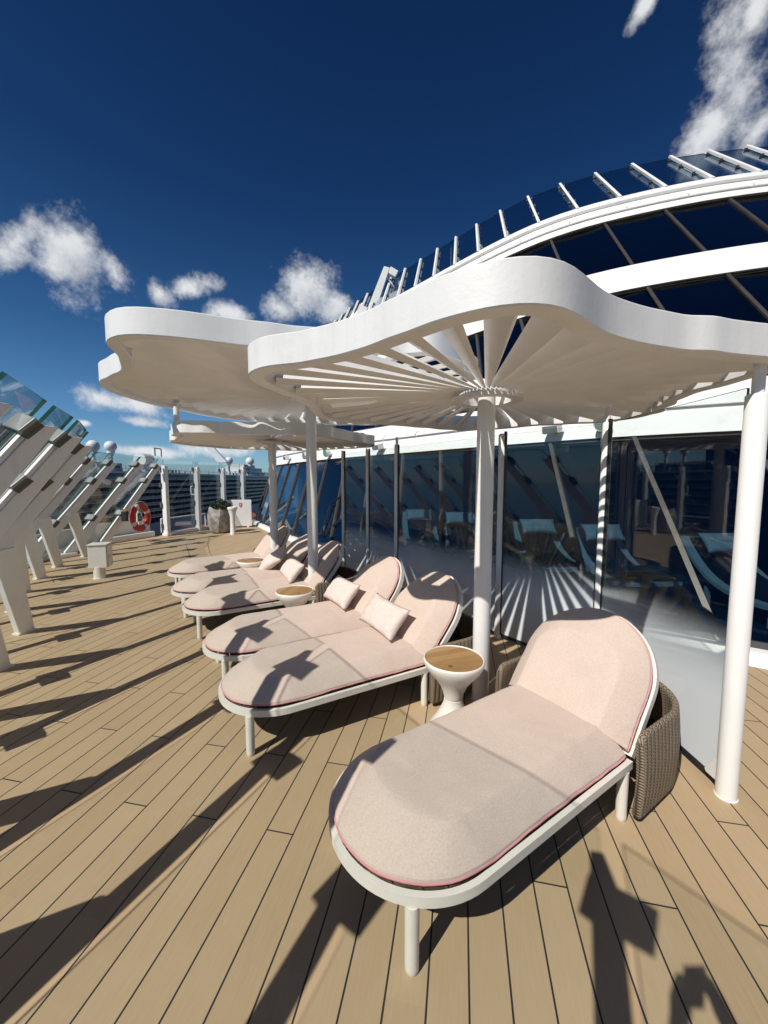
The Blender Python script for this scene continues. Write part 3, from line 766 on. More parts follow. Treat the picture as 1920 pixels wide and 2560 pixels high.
# ---------------------------------------------------------------- canopies
def canopy(c, z, r0, amp, ph, nsl, hgt, lab, pole_r=.062, tilt=38, phase=0.0, table=None, sw=.135):
    root = thing('sun_canopy', lab, 'canopy', (*c, 0), 0, 'white lobed slatted sun canopies')
    if table:                                            # measured outline: angle in degrees, radius
        T = sorted(table)
        def rad(a):
            d = math.degrees(a) % 360; num = den = 0.0
            for k in range(-1, len(T) + 1):
                an, rr = T[k % len(T)]; an = an % 360
                for sh in (-360, 0, 360):
                    w_ = math.exp(-((d - an - sh) / 5.5) ** 2) + 1e-5 * math.exp(-((d - an - sh) / 25.0) ** 2); num += w_ * rr; den += w_
            return num / den
    else: rad = lambda a: r0 + amp * cos(6 * (a - radians(ph)))
    N = 192; rimw = .085
    pts = []
    for k in range(N):
        a = 2 * pi * k / N; r = rad(a); pts.append(Vector((r * cos(a), r * sin(a), 0)))
    ins = []
    for k in range(N):
        t = (pts[(k + 1) % N] - pts[k - 1]).normalized(); ins.append(pts[k] + Vector((-t.y, t.x, 0)) * rimw)
    Z = lambda P, zz: [(p.x, p.y, zz) for p in P]
    m = MB(); b = .006
    mid = [(p * (1 - .06) + q * .06) for p, q in zip(pts, ins)]; mid2 = [(p * .06 + q * .94) for p, q in zip(pts, ins)]
    m.loft([Z(mid, z), Z(pts, z + b), Z(pts, z + hgt - b), Z(mid, z + hgt), Z(mid2, z + hgt), Z(ins, z + hgt - b), Z(ins, z + b), Z(mid2, z), Z(mid, z)], True, False, False)
    m.build('rim', 'white', root, smooth=28)
    zc = z + hgt * .45
    r_in = .19; w = sw; t0, t1 = .010, .040
    rs_ = random.Random(nsl + int(z * 100))
    for k in range(nsl):
        a = 2 * pi * (k + phase) / nsl; d = Vector((cos(a), sin(a), 0)); lt = Vector((-sin(a), cos(a), 0))
        r1 = rad(a) - rimw * .88
        ta = radians(tilt + rs_.uniform(-3.5, 3.5))
        wv = lt * cos(ta) + Vector((0, 0, sin(ta))); nv = d.cross(wv).normalized()
        m = MB(); c0 = d * r_in + Vector((0, 0, zc)); c1 = d * r1 + Vector((0, 0, zc))
        w0, w1 = w * .27, w
        if nv.z < 0: nv = -nv
        bot = [c0 - wv * w0 / 2 - nv * t0 / 2, c1 - wv * w1 / 2 - nv * t1 / 2, c1 + wv * w1 / 2 - nv * t1 / 2, c0 + wv * w0 / 2 - nv * t0 / 2]
        top = [p + nv * t_ for p, t_ in zip(bot, (t0, t1, t1, t0))]
        m.hexa(bot, top); m.build('slat', 'slat_white', root)
    m = MB(); ro, ri = .245, .165; n = 64
    cir = lambda r, zz: [(r * cos(2 * pi * k / n), r * sin(2 * pi * k / n), zz) for k in range(n)]
    m.loft([cir(ri, z + .004), cir(ro, z + .004), cir(ro, z + .024), cir(ri, z + .024), cir(ri, z + .004)], True, False, False); m.build('hub_ring', 'white', root, smooth=50)
    m = MB()
    m.loft([cir(.165, z + .025), cir(.175, z + .025), cir(.175, z + .12), cir(.165, z + .12), cir(.165, z + .025)], True, False, False)
    for k in range(4):
        a = pi / 2 * k + .4; m.box((.11 * cos(a), .11 * sin(a), z + .10), (.13, .03, .02), Matrix.Rotation(a, 3, 'Z'))
    m.build('hub_collar', 'white', root)
    m = MB(); m.lathe([(pole_r + .006, 0), (pole_r + .006, .01), (pole_r, .012), (pole_r, z + .10)], 36); m.build('pole', 'white_gloss', root, smooth=50)
    return root
NEAR = [(-178, 1.33), (-168, 1.42), (-160, 1.54), (-154, 1.62), (-148, 1.56), (-140, 1.42), (-132, 1.37), (-126, 1.37), (-118, 1.42), (-110, 1.49), (-104, 1.54), (-100, 1.56), (-96, 1.51), (-91, 1.36), (-85, 1.27), (-79, 1.22), (-72, 1.20), (-65, 1.21), (-55, 1.28), (-48, 1.34), (-43, 1.41), (-39, 1.52), (-36, 1.55), (-32, 1.47), (-28, 1.41), (-22, 1.36), (-13, 1.28), (-4, 1.30), (6, 1.42), (17, 1.60), (26, 1.69), (35, 1.69), (46, 1.54), (57, 1.45), (66, 1.52), (74, 1.58), (82, 1.60), (92, 1.50), (103, 1.38), (115, 1.33), (125, 1.36), (136, 1.46), (147, 1.50), (155, 1.44), (164, 1.36), (173, 1.30)]
canopy((.722, 2.76), 2.195, 1.425, .12, 19.5, 42, .148, 'white lobed slatted canopy nearest the camera, over the foreground lounger', tilt=-36, table=NEAR, sw=.135)
MIDC = [(-178, 2.03), (-169, 2.07), (-160, 2.07), (-154, 2.03), (-146, 1.92), (-137, 1.85), (-130, 1.89), (-125, 2.0), (-117, 2.19), (-111, 2.26), (-106, 2.15), (-102, 2.04), (-97, 1.93), (-92, 1.83), (-80, 1.78), (-65, 1.95), (-50, 2.12), (-35, 2.0), (-20, 1.85), (-5, 1.98), (10, 2.12), (25, 2.0), (40, 1.86), (55, 1.98), (70, 2.12), (85, 2.0), (100, 1.86), (115, 1.95), (133, 2.06), (147, 2.02), (161, 1.98), (174, 2.0)]
canopy((-.862, 4.60), 2.57, 2.0, .14, 9.2, 46, .175, 'white lobed slatted canopy, the highest, behind the nearest one', tilt=15, table=MIDC, sw=.19)
FARC = [(-175, 1.53), (-164, 1.45), (-150, 1.36), (-138, 1.37), (-127, 1.53), (-117, 1.64), (-108, 1.52), (-98, 1.36), (-88, 1.30), (-75, 1.37), (-60, 1.46), (-48, 1.48), (-32, 1.36), (-18, 1.36), (-5, 1.5), (8, 1.65), (21, 1.69), (34, 1.57), (48, 1.42), (60, 1.4), (75, 1.5), (88, 1.5), (102, 1.38), (115, 1.36), (130, 1.42), (142, 1.46), (155, 1.43), (168, 1.5)]
canopy((-1.79, 6.20), 2.22, 1.49, .14, 8.3, 42, .15, 'white lobed slatted canopy, lowest and farthest, over the far loungers', tilt=36, table=FARC, sw=.14)
m = MB(); m.tube([(-2.58, 4.86, 2.34), (-2.58, 4.86, 2.60)], .035, 12); tag(m.build('canopy_link', 'white', smooth=50), 'short white link post between the farthest canopy and the one above it', 'post')

# ---------------------------------------------------------------- upright frosted screens and their posts
SP = [(1.79, 1.88), (1.79, 3.12), (1.19, 3.90), (.18, 5.40), (-.25, 6.06), (-.69, 6.56)]
PL = ['thick white round pole at the right carrying the nearest canopy', 'thin white round post striped by slat shadows, behind the foreground lounger', 'thin white round post hidden behind the nearest canopy pole', 'white round screen post right of the narrow screen bays', 'white round screen post between the two narrow screen bays', 'white round screen post at the far end of the frosted screens']
for i, p in enumerate(SP):
    root = thing('screen_pole', PL[i], 'pole', (*p, 0), 0, 'white round poles of the frosted screens')
    r = .046 if i == 0 else .036
    zt = 2.06 if i == 0 else (2.11 if i < 3 else 2.14)
    m = MB(); m.lathe([(r + .004, 0), (r + .004, .006), (r, .008), (r, zt - .008), (r - .006, zt)], 28); m.build('pole_body', 'white_gloss', root, smooth=50)
    if i in (0, 1, 3):
        m = MB(); m.lathe([(r * .55, zt - .01), (r * .55, 2.24 if i else 2.22)], 16); m.build('spigot', 'white', root, smooth=50)
    if i == 0:
        m = MB(); m.hexa([(-.03, .035, .19), (-.03, .105, .075), (-.03, .095, .062), (-.03, .035, .062)], [(-.02, .035, .19), (-.02, .105, .075), (-.02, .095, .062), (-.02, .035, .062)]); m.build('gusset', 'white', root)
SL = ['frosted foot glass screen between the right pole and the striped post', 'frosted foot glass screen behind the foreground lounger back', 'frosted foot glass screen left of the nearest canopy pole', 'narrow frosted foot glass screen bay, nearer one', 'narrow frosted foot glass screen bay, farther one']
for i in range(5):
    a = Vector((*SP[i], 0)); b = Vector((*SP[i + 1], 0)); d = (b - a).normalized(); n = Vector((-d.y, d.x, 0)); if_ = .045 if i else .05
    root = thing('frosted_screen', SL[i], 'glass screen', a, 0, 'upright glass screens with white frosted feet')
    L = (b - a).length; zt = 2.10
    c = [d * if_ + Vector((0, 0, .06)), d * (L - .045) + Vector((0, 0, .06)), d * (L - .045) + Vector((0, 0, zt)), d * if_ + Vector((0, 0, zt))]
    thick_pane('pane', c, n, .014, ['frosted', 'green_edge'], root)
    m = MB(); m.box(d * L / 2 + Vector((0, 0, .048)), (L - .1, .022, .03), rotm(d, n, Vector((0, 0, 1)))); m.build('bottom_gasket', 'dark', root)
    m = MB(); m.box(d * (L - .036) + Vector((0, 0, (zt + .06) / 2 + .01)), (.02, .026, zt - .02), rotm(d, n, Vector((0, 0, 1)))); m.build('side_gasket', 'dark', root)

# ---------------------------------------------------------------- superstructure
sup = thing('superstructure', 'white ship superstructure with three raked bands of dark windows', 'building', (0, 0, 0))
S0, S1 = 0.0, ARC[-1]
def srange(a, b, st): return [a + (b - a) * k / max(1, int((b - a) / st)) for k in range(max(1, int((b - a) / st)) + 1)]
SS = srange(S0, S1, .35)
def band(name, mat, prof, parent=sup, smooth=40, closed=True, ss=None):
    m = MB(); m.loft([[fac(s, z, o) for o, z in prof] for s in (ss or SS)], closed, closed, closed)
    return m.build(name, mat, parent, smooth=smooth)
band('sill', 'white', [(.06, 0), (.06, .105), (-.10, .12), (-.10, 0)])
band('lower_band', 'white', [(.03, 2.25), (.03, 2.62), (.10, 2.63), (.10, 2.69), (.03, 2.70), (.03, 3.0), (-.12, 3.0), (-.12, 2.25)])
band('middle_band', 'white', [(.04, 5.1), (.04, 5.75), (-.12, 5.75), (-.12, 5.1)])
band('bulwark', 'white', [(.05, 7.42), (.05, 7.66), (.11, 7.67), (.11, 7.73), (.05, 7.74), (.05, 7.98), (.14, 8.02), (.14, 8.2), (-.15, 8.2), (-.15, 7.42)])
s_ref = arc_near((3.18, 3.42)); step = 1.13
cuts = [s_ref + step * k for k in range(-30, 30)]; cuts = [S0 + .02] + [s for s in cuts if S0 + .3 < s < S1 - .3] + [S1 - .02]
def windows(z0, z1, glass, nm):
    for s in cuts:
        m = MB(); q = [[fac(s - .028, z, .012), fac(s + .028, z, .012), fac(s + .028, z, -.10), fac(s - .028, z, -.10)] for z in (z0, z1)]
        m.hexa(q[0], q[1]); m.build('mullion', 'bronze', sup)
    for a, b in zip(cuts[:-1], cuts[1:]):
        c = [fac(a + .028, z0, -.04), fac(b - .028, z0, -.04), fac(b - .028, z1, -.04), fac(a + .028, z1, -.04)]
        nrm = (c[1] - c[0]).cross(c[3] - c[0]).normalized()
        m = MB(); m.hexa([p - nrm * .006 for p in c], [p + nrm * .006 for p in c]); m.build(nm, glass, sup)
    m = MB()
    for (za, zb) in ((z0, z0 + .05), (z1 - .05, z1)):
        m.loft([[fac(s, za, -.028), fac(s, zb, -.028), fac(s, zb, -.06), fac(s, za, -.06)] for s in SS], True)
    m.build('window_gasket', 'dark', sup)
windows(.115, 2.25, 'facade_glass', 'window_pane')
windows(3.0, 5.1, 'dark_glass', 'window_pane')
windows(5.75, 7.42, 'dark_glass', 'window_pane')
# floors, ceilings and back walls inside
def inner(z, depth, zt, mat_f, mat_c, nm):
    m = MB(); ss = srange(S0 + .05, S1 - .05, .6)
    ring = lambda z_, zl: [fac(s, z_, -.16) for s in ss] + [Vector((fac(s, z_, 0).x + .15 * depth, fac(s, z_, 0).y + depth, z_)) for s in reversed(ss)]
    r = ring(z, z); m.add(r, [tuple(range(len(r)))]); m.build('interior_floor', mat_f, sup)
    m = MB(); r = ring(zt, zt); m.add(r, [tuple(range(len(r)))]); m.build('interior_ceiling', mat_c, sup)
    m = MB(); m.loft([[Vector((fac(s, z, 0).x + .15 * depth, fac(s, z, 0).y + depth, z)), Vector((fac(s, z, 0).x + .15 * depth, fac(s, z, 0).y + depth, zt + .9))] for s in ss], False, False, False); m.build('interior_wall', nm, sup)
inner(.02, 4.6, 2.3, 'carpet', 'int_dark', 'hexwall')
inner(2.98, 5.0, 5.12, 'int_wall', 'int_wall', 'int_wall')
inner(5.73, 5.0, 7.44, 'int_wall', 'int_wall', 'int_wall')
m = MB(); ss = srange(S0, S1, .6); r = [fac(s, 7.6, -.12) for s in ss] + [Vector((fac(s, 7.6, 0).x + 2, fac(s, 7.6, 0).y + 9, 7.6)) for s in reversed(ss)]; m.add(r, [tuple(range(len(r)))]); m.build('roof_deck', 'hullwhite', sup)
# an opening sash with a dark frame in the far lower windows
m = MB()
q = [fac(6.82, .32, .03), fac(7.02, 1.03, .03), fac(7.62, 1.34, .03), fac(7.62, .74, .03)]
m.tube([q[0], q[1], q[2], q[3]], .028, 4, closed=True)
m.build('sash_frame', 'dark', sup)
m = MB(); m.tube([fac(7.0, .45, .06), fac(7.02, .55, .07)], .012, 5); m.build('sash_latch', 'steel', sup)
# brackets under the ledges
for z in (2.66, 7.70):
    for s in cuts[1:-1]:
        if z < 3 or True:
            p = fac(s + .5, z, .0); n = base_n(s + .5); t = Vector((-n.y, n.x, 0)); n3 = Vector((n.x, n.y, 0))
            m = MB(); m.hexa([p + n3 * .04 - t * .012 + Vector((0, 0, -.13)), p + n3 * .14 - t * .012 + Vector((0, 0, .0)), p + n3 * .04 - t * .012 + Vector((0, 0, .10))], [p + n3 * .04 + t * .012 + Vector((0, 0, -.13)), p + n3 * .14 + t * .012 + Vector((0, 0, 0)), p + n3 * .04 + t * .012 + Vector((0, 0, .10))])
            m.build('bracket', 'white', sup)
# upper glass rail: raked posts with panes between
AX = Vector((.19, .986, 1.0))
rs = [arc_near((-4.2, 13.1)) + .87 * k for k in range(30)]
rs = [s for s in rs if s < S1 - .5][:28]
UR = []
for i, s in enumerate(rs):
    b = fac(s, 8.19, .13); n = base_n(s); n3 = Vector((n.x, n.y, 0)); t = Vector((-n.y, n.x, 0))
    root = thing('rail_post', 'white raked post of the upper deck glass rail, %s counted from the davit end' % ORD[i], 'post', b, 0, 'raked posts of the upper deck rail')
    m = MB(); L = AX * 1.95; w = .032
    m.hexa([-t * w + n3 * .04, t * w + n3 * .04, t * w - n3 * .07, -t * w - n3 * .07], [L - t * w + n3 * .04, L + t * w + n3 * .04, L + t * w - n3 * .05, L - t * w - n3 * .05]); m.build('post_body', 'white', root, bevel=.01)
    for f in (.3, .62, .92):
        m = MB(); m.box(AX * 1.95 * f - n3 * .07, (.17, .05, .06), rotm(t, n3, Vector((0, 0, 1)))); m.build('clamp', 'dark', root)
    m = MB(); m.tube([-n3 * .5, AX * .55 - n3 * .12], .03, 6); m.build('strut', 'white', root)
    UR.append((b, n3, t))
for i in range(len(UR) - 1):
    a, na, ta = UR[i]; b, nb, tb = UR[i + 1]; d = (b - a).normalized()
    c = [a + d * .03 - na * .10 + AX * .06, b - d * .03 - nb * .10 + AX * .06, b - d * .03 - nb * .10 + AX * 1.98, a + d * .03 - na * .10 + AX * 1.98]
    nm = ORD[i]
    tag(thick_pane('upper_glass', c, (c[1] - c[0]).cross(c[3] - c[0]), .014, ['glass_up', 'green_edge']), 'smoky glass pane of the upper deck rail, %s counted from the davit end' % nm, 'glass pane', 'glass panes of the upper deck rail')
# davit and whip aerial on the roof
dv = thing('davit', 'white lifting davit rising at the far end of the upper rail', 'davit', (-.62, 16.4, 8.5))
m = MB(); m.hexa([(-.25, -.2, -.4), (.15, -.2, -.4), (.15, .2, -.4), (-.25, .2, -.4)], [(.62, -.12, 1.75), (.84, -.12, 1.7), (.84, .12, 1.7), (.62, .12, 1.75)]); m.build('boom', 'white', dv)
m = MB(); m.box((.98, 0, 1.55), (.34, .22, .26), Matrix.Rotation(.5, 3, 'Y')); m.tube([(.72, 0, 1.4), (1.05, 0, 1.0)], .03, 6); m.build('sheave', 'white', dv)
m = MB(); m.tube([(1.05, 0, 1.0), (.55, 0, -.3)], .05, 6); m.tube([(.35, 0, -.3), (.95, 0, .9)], .03, 6); m.build('ram', 'ship_grey', dv)
m = MB(); m.box((-.32, 0, -.1), (.35, .4, .6), Matrix.Rotation(.4, 3, 'Y')); m.tube([(-.9, 0, -.6), (-.25, 0, .35)], .05, 6); m.tube([(-1.15, 0, -.75), (-.6, 0, -.05)], .06, 6); m.tube([(-.7, 0, -.6), (-.45, 0, .1)], .03, 6); m.box((.3, 0, -.2), (.2, .25, .3)); m.build('winch', 'white', dv)
m = MB(); m.tube([(2.9, 17.5, 7.6), (2.9, 17.5, 11.7)], [.02, .006], 6); tag(m.build('whip_aerial', 'white'), 'thin whip aerial behind the upper glass rail', 'aerial')

# lamps on the band above the lower windows
def lamp(s, z, kind, lab):
    p = fac(s, z, .04); n = base_n(s); root = thing('deck_lamp', lab, 'lamp', p, atan2(n.y, n.x), 'lamps on the white band above the windows')
    if kind == 'box':
        m = MB(); m.box((.16, 0, .04), (.16, .26, .13), Matrix.Rotation(.3, 3, 'Y')); m.build('housing', 'white', root, bevel=.01)
        m = MB(); m.box((.235, 0, .015), (.02, .22, .10), Matrix.Rotation(.3, 3, 'Y')); m.build('lens', 'lens', root)
        m = MB(); m.box((.05, 0, .0), (.12, .06, .05)); m.tube([(.02, -.16, .0), (.06, -.2, .08), (.12, -.16, .1)], .008, 5); m.build('bracket', 'steel', root)
    else:
        m = MB(); m.lathe([(.10, .02), (.11, .0), (.11, .10), (.07, .17), (.03, .18)], 20); m.v = [(z_ * -1 + .24, y, x) for x, y, z_ in m.v]; m.build('housing', 'white', root, smooth=40)
        m = MB(); m.lathe([(.095, .0), (.095, .012)], 20); m.v = [(z_ + .225, y, x) for x, y, z_ in m.v]; m.build('lens', 'green_lamp' if kind == 'green' else 'lens', root)
        m = MB(); m.box((.04, 0, -.06), (.14, .16, .03)); m.build('bracket', 'steel', root)
lamp(arc_near((2.75, 5.6)) - .0 if False else arc_near((2.45, 4.1)), 2.40, 'box', 'white boxy floodlight above the windows, right of the nearest canopy pole')
lamp(arc_near((2.95, 3.62)), 2.44, 'round', 'round grey deck lamp above the windows, next to the boxy floodlight')
lamp(arc_near((-.25, 7.28)), 2.40, 'box', 'white boxy floodlight above the windows, left of the nearest canopy pole')
lamp(arc_near((-1.75, 9.2)), 2.42, 'green', 'round deck lamp with a green lens above the windows')
lamp(arc_near((-2.6, 10.5)), 2.42, 'round', 'small round deck lamp above the far windows')
lamp(arc_near((-3.7, 12.3)), 2.42, 'box', 'white boxy floodlight above the farthest windows')

# ---------------------------------------------------------------- indoor loungers behind the glass
def make_indoor():
    root = thing('indoor_lounger', '', 'lounger', group='white framed loungers behind the windows')
    prof = [(0.0, .30), (.25, .27), (.55, .29), (.85, .38), (1.1, .55), (1.38, .86)]; c = [Vector(p) for p in catmull([Vector(p) for p in prof], 6)]
    m = MB()
    for y in (-.34, .34):
        m.loft([[(p.x, y - .06, p.y), (p.x, y + .06, p.y), (p.x, y + .06, p.y - .05), (p.x, y - .06, p.y - .05)] for p in c], True)
    m.box((.03, 0, .275), (.10, .56, .05)); m.box((1.37, 0, .83), (.05, .56, .05)); m.build('frame', 'int_white', root)
    m = MB(); m.loft([[(p.x + .02, -.27, p.y + .05), (p.x + .02, .27, p.y + .05), (p.x + .02, .27, p.y - .04), (p.x + .02, -.27, p.y - .04)] for p in c[2:]], True); m.build('cushion', 'int_cushion', root)
    m = MB()
    for x in (.2, 1.0):
        for y in (-.3, .3): m.box((x, y, .13), (.05, .05, .26))
    m.build('base', 'int_white', root)
    return root
ip = make_indoor()
IL = [(.90, 8.75, 'farthest left'), (1.70, 7.95, 'second from the left'), (2.80, 6.45, 'third from the left, behind the striped post'), (3.50, 5.65, 'fourth from the left, folded towel on it'), (4.55, 4.65, 'fifth from the left, right of the thick pole'), (5.5, 4.1, 'last at the right edge')]
for i, (x, y, w) in enumerate(IL):
    o = ip if i == 0 else copy_tree(ip)
    o.location = (x, y - .75, .02); o.rotation_euler = (0, 0, radians(93)); o['label'] = 'white framed indoor lounger behind the glass, ' + w
    q = pproto.copy(); COL.objects.link(q); q.data = pproto.data.copy(); q.data.materials.clear(); q.data.materials.append(M['int_white'])
    q.matrix_world = Matrix.Translation((x - .06, y + .33, .83)) @ Matrix.Rotation(radians(50), 4, 'X'); q.scale = (1.15, 1.1, 1)
    tag(q, 'white headrest pillow on the indoor lounger, ' + w.split(',')[0], 'pillow', 'white pillows behind the windows')
m = MB(); m.box((0, 0, .04), (.42, .28, .075)); m.box((0, 0, .115), (.40, .27, .07)); o = m.build('towel', 'towel', bevel=.03); o.location = (3.55, 5.05, .34)
tag(o, 'grey folded towel on the foot of an indoor lounger', 'towel')

# ---------------------------------------------------------------- small deck things
# deck box on a pedestal
pd = thing('deck_box', 'white equipment box on a round pedestal below the lifebuoy beam', 'equipment box', (-4.79, 6.36, 0), radians(20))
m = MB(); m.lathe([(.095, 0), (.095, .012), (.085, .014), (.085, .20)], 28); m.build('pedestal', 'cream', pd, smooth=50)
m = MB(); m.box((0, .06, .375), (.26, .26, .39)); m.build('cabinet', 'cream', pd, bevel=.006)
m = MB(); m.box((.142, .06, .37), (.02, .23, .36)); d_ = m.build('door', 'cream', pd, bevel=.004)
m = MB(); m.box((.156, -.01, .36), (.012, .02, .06)); m.build('latch', 'steel', d_)
m = MB(); m.box((0, .06, .575), (.285, .29, .012)); m.build('lid', 'cream', pd)
# lifebuoy with its light and bracket
lbp = Vector((-6.25, 9.80, .70))
lb = thing('lifebuoy', 'red and white lifebuoy hanging on the farthest raked beam', 'lifebuoy', lbp, radians(-4))
m = MB(); n1, n2 = 64, 14; Rr, rr = .285, .082
rows = [[((Rr + rr * cos(2 * pi * j / n2)) * cos(2 * pi * i / n1), (Rr + rr * cos(2 * pi * j / n2)) * sin(2 * pi * i / n1), .8 * rr * sin(2 * pi * j / n2)) for j in range(n2)] for i in range(n1)]
rows.append(rows[0])
for i in range(n1):
    a = (i + .5) / n1 * 4 % 1.0
    m.add(rows[i] + rows[i + 1], [(j, (j + 1) % n2, n2 + (j + 1) % n2, n2 + j) for j in range(n2)], 1 if a < .16 else 0)
face = lambda v: (v[2], v[0], v[1])                    # ring faces local +x
m.v = [face(v) for v in m.v]
o = m.build('ring', ['red', 'rope'], lb); bm = bmesh.new(); bm.from_mesh(o.data); bmesh.ops.remove_doubles(bm, verts=bm.verts, dist=.0005); bm.to_mesh(o.data); bm.free()
o.data.polygons.foreach_set('use_smooth', [True] * len(o.data.polygons)); o.rotation_euler = (radians(20), 0, 0)
m = MB()
for k in range(4):
    a0 = pi / 2 * k + .5
    m.tube([face(((.37 + .03 * sin(pi * t / 8)) * cos(a0 + t / 8 * pi / 2), (.37 + .03 * sin(pi * t / 8)) * sin(a0 + t / 8 * pi / 2), 0)) for t in range(9)], .010, 6)
m.tube([(.0, .0, .25), (.03, .02, .05), (.03, .05, -.05)], .012, 6); m.build('grab_line', 'rope', lb, smooth=50)
m = MB(); m.box((-.03, 0, .0), (.03, .17, .24)); m.tube([(-.04, -.02, .3), (-.04, .02, -.3)], .025, 6); m.build('bracket', 'white', lb)
m = MB(); m.box((-.008, .01, .0), (.008, .15, .19)); sg = m.build('sign', 'sign_green', lb)
m = MB(); m.tube([face((.045 * cos(2 * pi * k / 20) + .01, .045 * sin(2 * pi * k / 20), -.003)) for k in range(20)], .010, 6, closed=True); m.build('sign_ring', 'rope', sg)
m = MB()
for k in range(4):
    a0 = pi / 4 + pi / 2 * k; m.box((-.003, .01 + .045 * cos(a0), .045 * sin(a0)), (.014, .014, .022))
m.build('sign_bands', 'sign_green', sg)
bl = thing('buoy_light', 'black lifebuoy marker light with a yellow cap, left of the lifebuoy', 'marker light', lbp + Vector((-.40, .02, .02)))
m = MB(); m.box((0, 0, 0), (.14, .12, .26)); m.build('housing', 'dark', bl, bevel=.02)
m = MB(); m.box((0, 0, .15), (.13, .06, .04), Matrix.Rotation(.3, 3, 'Y')); m.build('cap', plain('yellow_cap', (.35, .25, .04), .5), bl)
# planter with a shrub
pl = thing('planter', 'rough pale stone planter, faceted and rounded, by the far glass screen', 'planter', (-5.15, 11.95, 0))
m = MB(); prof = [(.20, 0), (.27, .05), (.325, .22), (.35, .40), (.345, .56), (.31, .70), (.275, .80), (.25, .82), (.235, .78)]
n = 14; rows = []
for r, z in prof:
    rows.append([((r * (1 + .02 * ((k % 2) * 2 - 1))) * cos(2 * pi * k / n + z * .4) * (1 + .03 * noise.noise(Vector((k, z * 4, 1)))), (r * (1 + .02 * ((k % 2) * 2 - 1))) * sin(2 * pi * k / n + z * .4), z) for k in range(n)])
m.loft(rows); m.build('pot', 'stone', pl, smooth=28)
sh = thing('shrub', 'dark green clipped shrub growing in the stone planter', 'shrub', (-5.15, 11.95, .78))
m = MB()
for k in range(1500):
    a = random.uniform(0, 2 * pi); r = .30 * sqrt(random.random()); z = random.uniform(-.02, .26) * (1 - (r / .36) ** 2) + .05 * noise.noise(Vector((cos(a) * 2, sin(a) * 2, r * 8)))
    r *= 1 + .25 * noise.noise(Vector((cos(a) * 1.5, sin(a) * 1.5, 3)))
    c = Vector((r * cos(a) + .05, r * sin(a), z)); u = Vector((random.gauss(0, 1), random.gauss(0, 1), random.gauss(0, 1))).normalized(); v = u.orthogonal().normalized()
    l = random.uniform(.025, .05); w = l * .4
    m.add([c - u * l, c + v * w, c + u * l, c - v * w], [(0, 1, 2, 3)])
m.build('crown', 'leaf', sh)
m = MB()
for k in range(7):
    a = k * .9; m.tube([(0, 0, -.05), (.10 * cos(a), .10 * sin(a), .10), (.17 * cos(a + .3), .17 * sin(a + .3), .18)], [.012, .008, .004], 5)
m.build('trunk', 'bark', sh)
# ashtray stand
at = thing('ashtray_stand', 'slim white ashtray stand with flared top beside the planter', 'ashtray', (-4.58, 11.56, 0))
m = MB(); m.lathe([(.085, 0), (.085, .02), (.078, .05), (.07, .35), (.075, .55), (.105, .68), (.115, .72)], 28); m.build('column', 'white', at, smooth=50)
m = MB(); m.lathe([(.10, .71), (.135, .76), (.145, .82), (.14, .83), (.12, .80), (.05, .78)], 28); m.build('dish', 'white', at, smooth=50)
m = MB(); m.lathe([(.05, .80), (.06, .85), (.02, .88)], 16, (.06, .0, -.02)); m.box((.02, 0, .825), (.2, .05, .03)); m.build('cover', 'white', at)
# white board with a red shield
bd = thing('crested_board', 'white upright board with a small red shield, behind the ashtray stand', 'board', (-5.05, 13.3, 0), radians(12))
m = MB(); m.box((0, 0, .50), (.86, .06, .92)); m.build('panel', 'white', bd, bevel=.01)
m = MB(); m.hexa([(-.05, -.034, .80), (.05, -.034, .80), (.05, -.034, .70), (0, -.034, .63), (-.05, -.034, .70)], [(-.05, -.030, .80), (.05, -.030, .80), (.05, -.030, .70), (0, -.030, .63), (-.05, -.030, .70)]); m.v = [(x + .08, y, z + .05) for x, y, z in m.v]; em = m.build('emblem', 'red', bd)
m = MB(); m.box((.08, -.037, .775), (.014, .006, .13)); m.box((.08, -.0372, .79), (.07, .0062, .014)); m.build('emblem_cross', 'rope', em)
m = MB(); m.box((-.3, .1, .02), (.06, .3, .04)); m.box((.3, .1, .02), (.06, .3, .04)); m.build('feet', 'white', bd)

